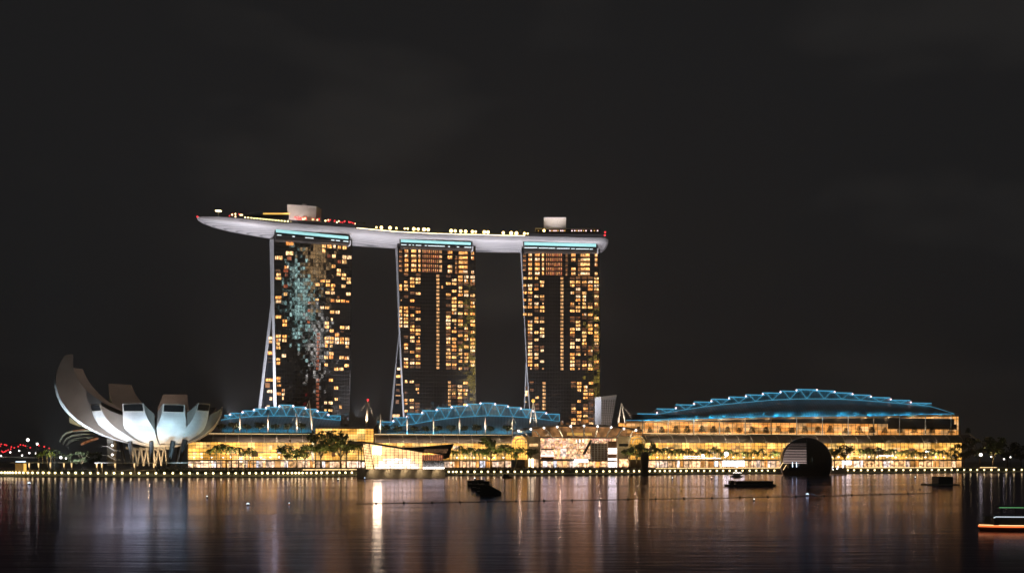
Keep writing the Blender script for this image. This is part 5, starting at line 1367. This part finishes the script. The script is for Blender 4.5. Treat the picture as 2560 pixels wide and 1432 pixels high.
# ------------------------------------------------------------------ unseen towers across the bay, placed and heightened for glints in hotel glass
def office(name_label, P, px, Y, wdt, h, stops, lo, hi, base=.0):
    d = Vector(((px - CX) / F, 1, 0)); p = P.at(px, HY); k = 2 * (d.x * P.n.x + d.y * P.n.y)
    rr = Vector((d.x - k * P.n.x, d.y - k * P.n.y, 0)); t_ = (Y - p.y) / rr.y; x = p.x + rr.x * t_
    o = thing('office_tower', name_label, 'office tower', (x, Y, 0), 'office towers across the bay')
    MB().box((x - wdt / 2, Y - 24, 0), (x + wdt / 2, Y, h)).build('wall', M['darkwall'], o)
    m = MB(); ny = int(h / 4.2); nx = int(wdt / 3.2); q = random.Random(int(px))
    for j in range(ny):
        if j * 4.2 < base: continue
        for i in range(nx):
            if q.random() < .62: m.box((x - wdt / 2 + i * 3.2 + .4, Y, j * 4.2 + .8), (x - wdt / 2 + i * 3.2 + 2.8, Y + .3, j * 4.2 + 3.4))
    stuff(m.build('lit_window', rooms('office_' + str(int(px)), stops, lo, hi, .05), o))
office('office tower across the bay with gold-lit upper floors', T1, 788, -75, 28, 365, [(0, (1, .6, .25)), (1, (1, .75, .4))], .8, 6, 235)
office('office tower across the bay with teal-lit floors', T1, 750, -60, 24, 292, [(0, (.3, .85, .9)), (1, (.7, 1, 1))], .3, 12, 165)
office('office tower across the bay with white-lit floors', T1, 797, -40, 22, 190, [(0, (.85, .95, 1)), (1, (1, 1, .95))], .6, 10, 90)
office('office tower across the bay with yellow-lit floors', T2, 1184, -80, 12, 240, [(0, (1, .75, .1)), (1, (1, .85, .2))], 1.0, 7, 20)

# ------------------------------------------------------------------ floodlights and unseen fill lamps
CC = (.56, .87, 1.0)
def musl(phi, dist, z, aim_phi, aim_r, aim_z, power, color, spot=75):
    ax = lambda ph: cv * math.cos(R(ph)) + ev * math.sin(R(ph))
    lamp('museum_flood', 'SPOT', MC + ax(phi) * dist + Vector((0, 0, z)), MC + ax(aim_phi) * aim_r + Vector((0, 0, aim_z)), power, color, 1.0, spot, .8)
musl(-62, 54, 2.5, -58, 28, 37, 74e3, (.84, .91, 1))
musl(-29, 51, 2.5, -25, 25, 37, 66e3, (.78, .89, 1))
musl(13, 51, 2.5, 11, 25, 37, 56e3, CC)
musl(48, 50, 2.5, 46, 22, 37, 70e3, CC)
musl(-98, 66, 3, -84, 50, 45, 230e3, (.75, .9, 1))
for phi in (-40, -10, 15, 40, 75): 
    ax = cv * math.cos(R(phi)) + ev * math.sin(R(phi))
    lamp('museum_uplight', 'SPOT', MC + ax * 13 + Vector((0, 0, 5)), MC + ax * 15 + Vector((0, 0, 20)), 4e3, (1, .68, .38), .5, 100, .8)
lamp('diagrid_light', 'POINT', W(375, 1145, 596), None, 4.5e3, (1, .66, .32), .6)
lamp('museum_top_light', 'SPOT', MC + cv * 2 + Vector((0, 0, 42)), MC - cv * 40 - ev * 20 + Vector((0, 0, 55)), 26e3, (1, .72, .55), 1, 120, .8)
lamp('flank_light', 'SPOT', MC + cv * 60 - ev * 22 + Vector((0, 0, 3)), MC - ev * 44 + Vector((0, 0, 52)), 62e3, (1, .84, .74), 1, 55, .9)  # unseen spot over the water, added to brighten the tall petal's side
lamp('rib_light', 'SPOT', W(190, 1150, 640), W(190, 1085, 680), 50e3, (.95, 1, .9), .5, 90, .8)  # unseen spot added to lift the dark curved ribs to grey
# sky deck
for px, off, tx, ty, tD, pw, sp in ((571, -4, 560, 562, 808, 1.15e6, 24), (640, -4, 640, 576, 825, .75e6, 24), (705, -4, 720, 585, 830, .6e6, 24), (800, -4, 830, 592, 843, .7e6, 26), (943, -4, 900, 605, 858, .9e6, 24), (972, -4, 975, 606, 866, .8e6, 24), (1050, -4, 1060, 606, 874, .55e6, 24), (1130, -4, 1150, 608, 880, .6e6, 24), (1190, -4, 1240, 612, 886, .9e6, 26), (1262, -4, 1330, 612, 888, .7e6, 26), (1470, 12, 1420, 610, 889, .65e6, 24), (1530, 10, 1505, 610, 890, .85e6, 24)):
    lamp('deck_flood', 'SPOT', ML.at(px, 1058, max(off, 3)), W(tx, ty, tD), pw * .95, (1, .93, .97), 1.2, sp, .9)
for (P, x, y) in ((T1, 668, 800), (T2, 985, 830), (T3, 1305, 850)):
    a = W(x - 95, 1040, 800); lamp('leg_flood', 'SPOT', a, W(x - 4, y + 70, 850), 6.5e5, (.9, .92, 1), 1, 105, .5)  # unseen lamps hung in the air, added to wash the rear legs
# blue roofs: floods on the eave line washing up the shell
BL = (.03, .4, .66)
def eave_wash(x0, x1, step, yfun, offl, up, offt, power):
    x = x0
    while x < x1:
        a, b = ML.at(x, yfun(x), offl), ML.at(min(x + step, x1), yfun(x), offl); c = (a + b) / 2
        tgt = ML.at(x + step / 2, yfun(x) - up, offt)
        lamp('roof_flood', 'AREA', c, tgt, power, BL, (b - a).length, size_y=.6)
        x += step
eave_wash(556, 852, 74, lambda x: 1079, -10, 45, -34, 1000)
eave_wash(945, 1398, 75, lambda x: 1082, -10, 55, -34, 1150)
for x in range(1640, 2330, 33):
    e = interp([(b, a) for a, b in ev3], x); lamp('roof_flood', 'SPOT', ML.at(x, e + .5, -6), ML.at(x + 22, e - 26, -22), 5e3, BL, .3, 46, .9)
eave_wash(1590, 2380, 79, lambda x: interp([(b, a) for a, b in ev3], x) + 1, -6.5, 60, -30, 2400)
for x in list(range(1136, 1220, 28)) + list(range(1645, 1950, 30)) + [532, 560, 610, 110] + list(range(2160, 2300, 60)):
    a = shore_pt(x, 22, 5); lamp('palm_uplight', 'SPOT', a, a + Vector((1, 9, 13)), 16000 if x < 1300 else 11000, (1, .86, .45), .4, 80, .8)
for x in (100, 125, 200, 716, 755, 803, 852, 1228, 1262, 1292, 1576, 1612, 2112, 2482):
    a = shore_pt(x, 30, 5); lamp('tree_uplight', 'SPOT', a, a + Vector((1, 12, 13)), 12000, (1, .8, .36), .4, 85, .8)
for i in range(13):
    x = 1622 + i * 60; e = interp([(b, a) for a, b in ev3], x)
    lamp('soffit_light', 'POINT', ML.at(x, e + 8, -8.5), None, 260, (1, .7, .4), .3)
# masts, canopy edge, planters
for x in (599, 670, 742, 781, 951, 1018, 1083, 1149, 1213, 1281): lamp('mast_light', 'SPOT', ML.at(x - 3, 1080, -4), ML.at(x, 1050, -9), 8e3, (1, .74, .5), .3, 70, .6)
lamp('mast_light', 'SPOT', ML.at(912, 1064, -1), ML.at(917, 1030, -6), 2.2e4, (1, .7, .45), .3, 50, .6)
for x in (1333, 1554): lamp('mast_light', 'SPOT', ML.at(x, 1064, 6), ML.at(x, 1030, -4), 2e4, (1, .8, .6), .3, 70, .6)
lamp('block_light', 'SPOT', W(1540, 1066, 800), W(1522, 1025, 855), 22e3, (1, .8, .65), .5, 60, .8)
for x in (600, 660, 720, 770, 975, 1040, 1105, 1170, 1235, 1670, 1760, 1850, 1940, 2040, 2140, 2240, 2340): lamp('awning_light', 'SPOT', ML.at(x, 1150, 24), ML.at(x, 1098, 0), 4.2e4, (1, .78, .6), .5, 74, .9)
for x in (1300, 1400, 1500, 1590): lamp('canopy_light', 'POINT', ML.at(x, 1083, 14), None, 1300, (1, .74, .45), .4)
for x, y, D in ((740, 514, 790), (1388, 545, 838)): lamp('plant_room_light', 'SPOT', deckpt(x, 556, 1) + Vector((0, -6, 3)), deckpt(x, 530, 14), 1.6e4, (1, .86, .8), .4, 100, .8)

# ------------------------------------------------------------------ humid night air
hm = bpy.data.materials.new('haze'); hm.use_nodes = True
hn = hm.node_tree.nodes; hn.remove(hn['Principled BSDF'])
pv = hn.new('ShaderNodeVolumePrincipled')
pv.inputs['Color'].default_value = (.9, .9, .92, 1); pv.inputs['Density'].default_value = .00017; pv.inputs['Anisotropy'].default_value = .6
hm.node_tree.links.new(pv.outputs[0], hn['Material Output'].inputs['Volume'])
stuff(MB().box((-9000, -400, -3), (9000, 6100, 420)).build('haze', hm))
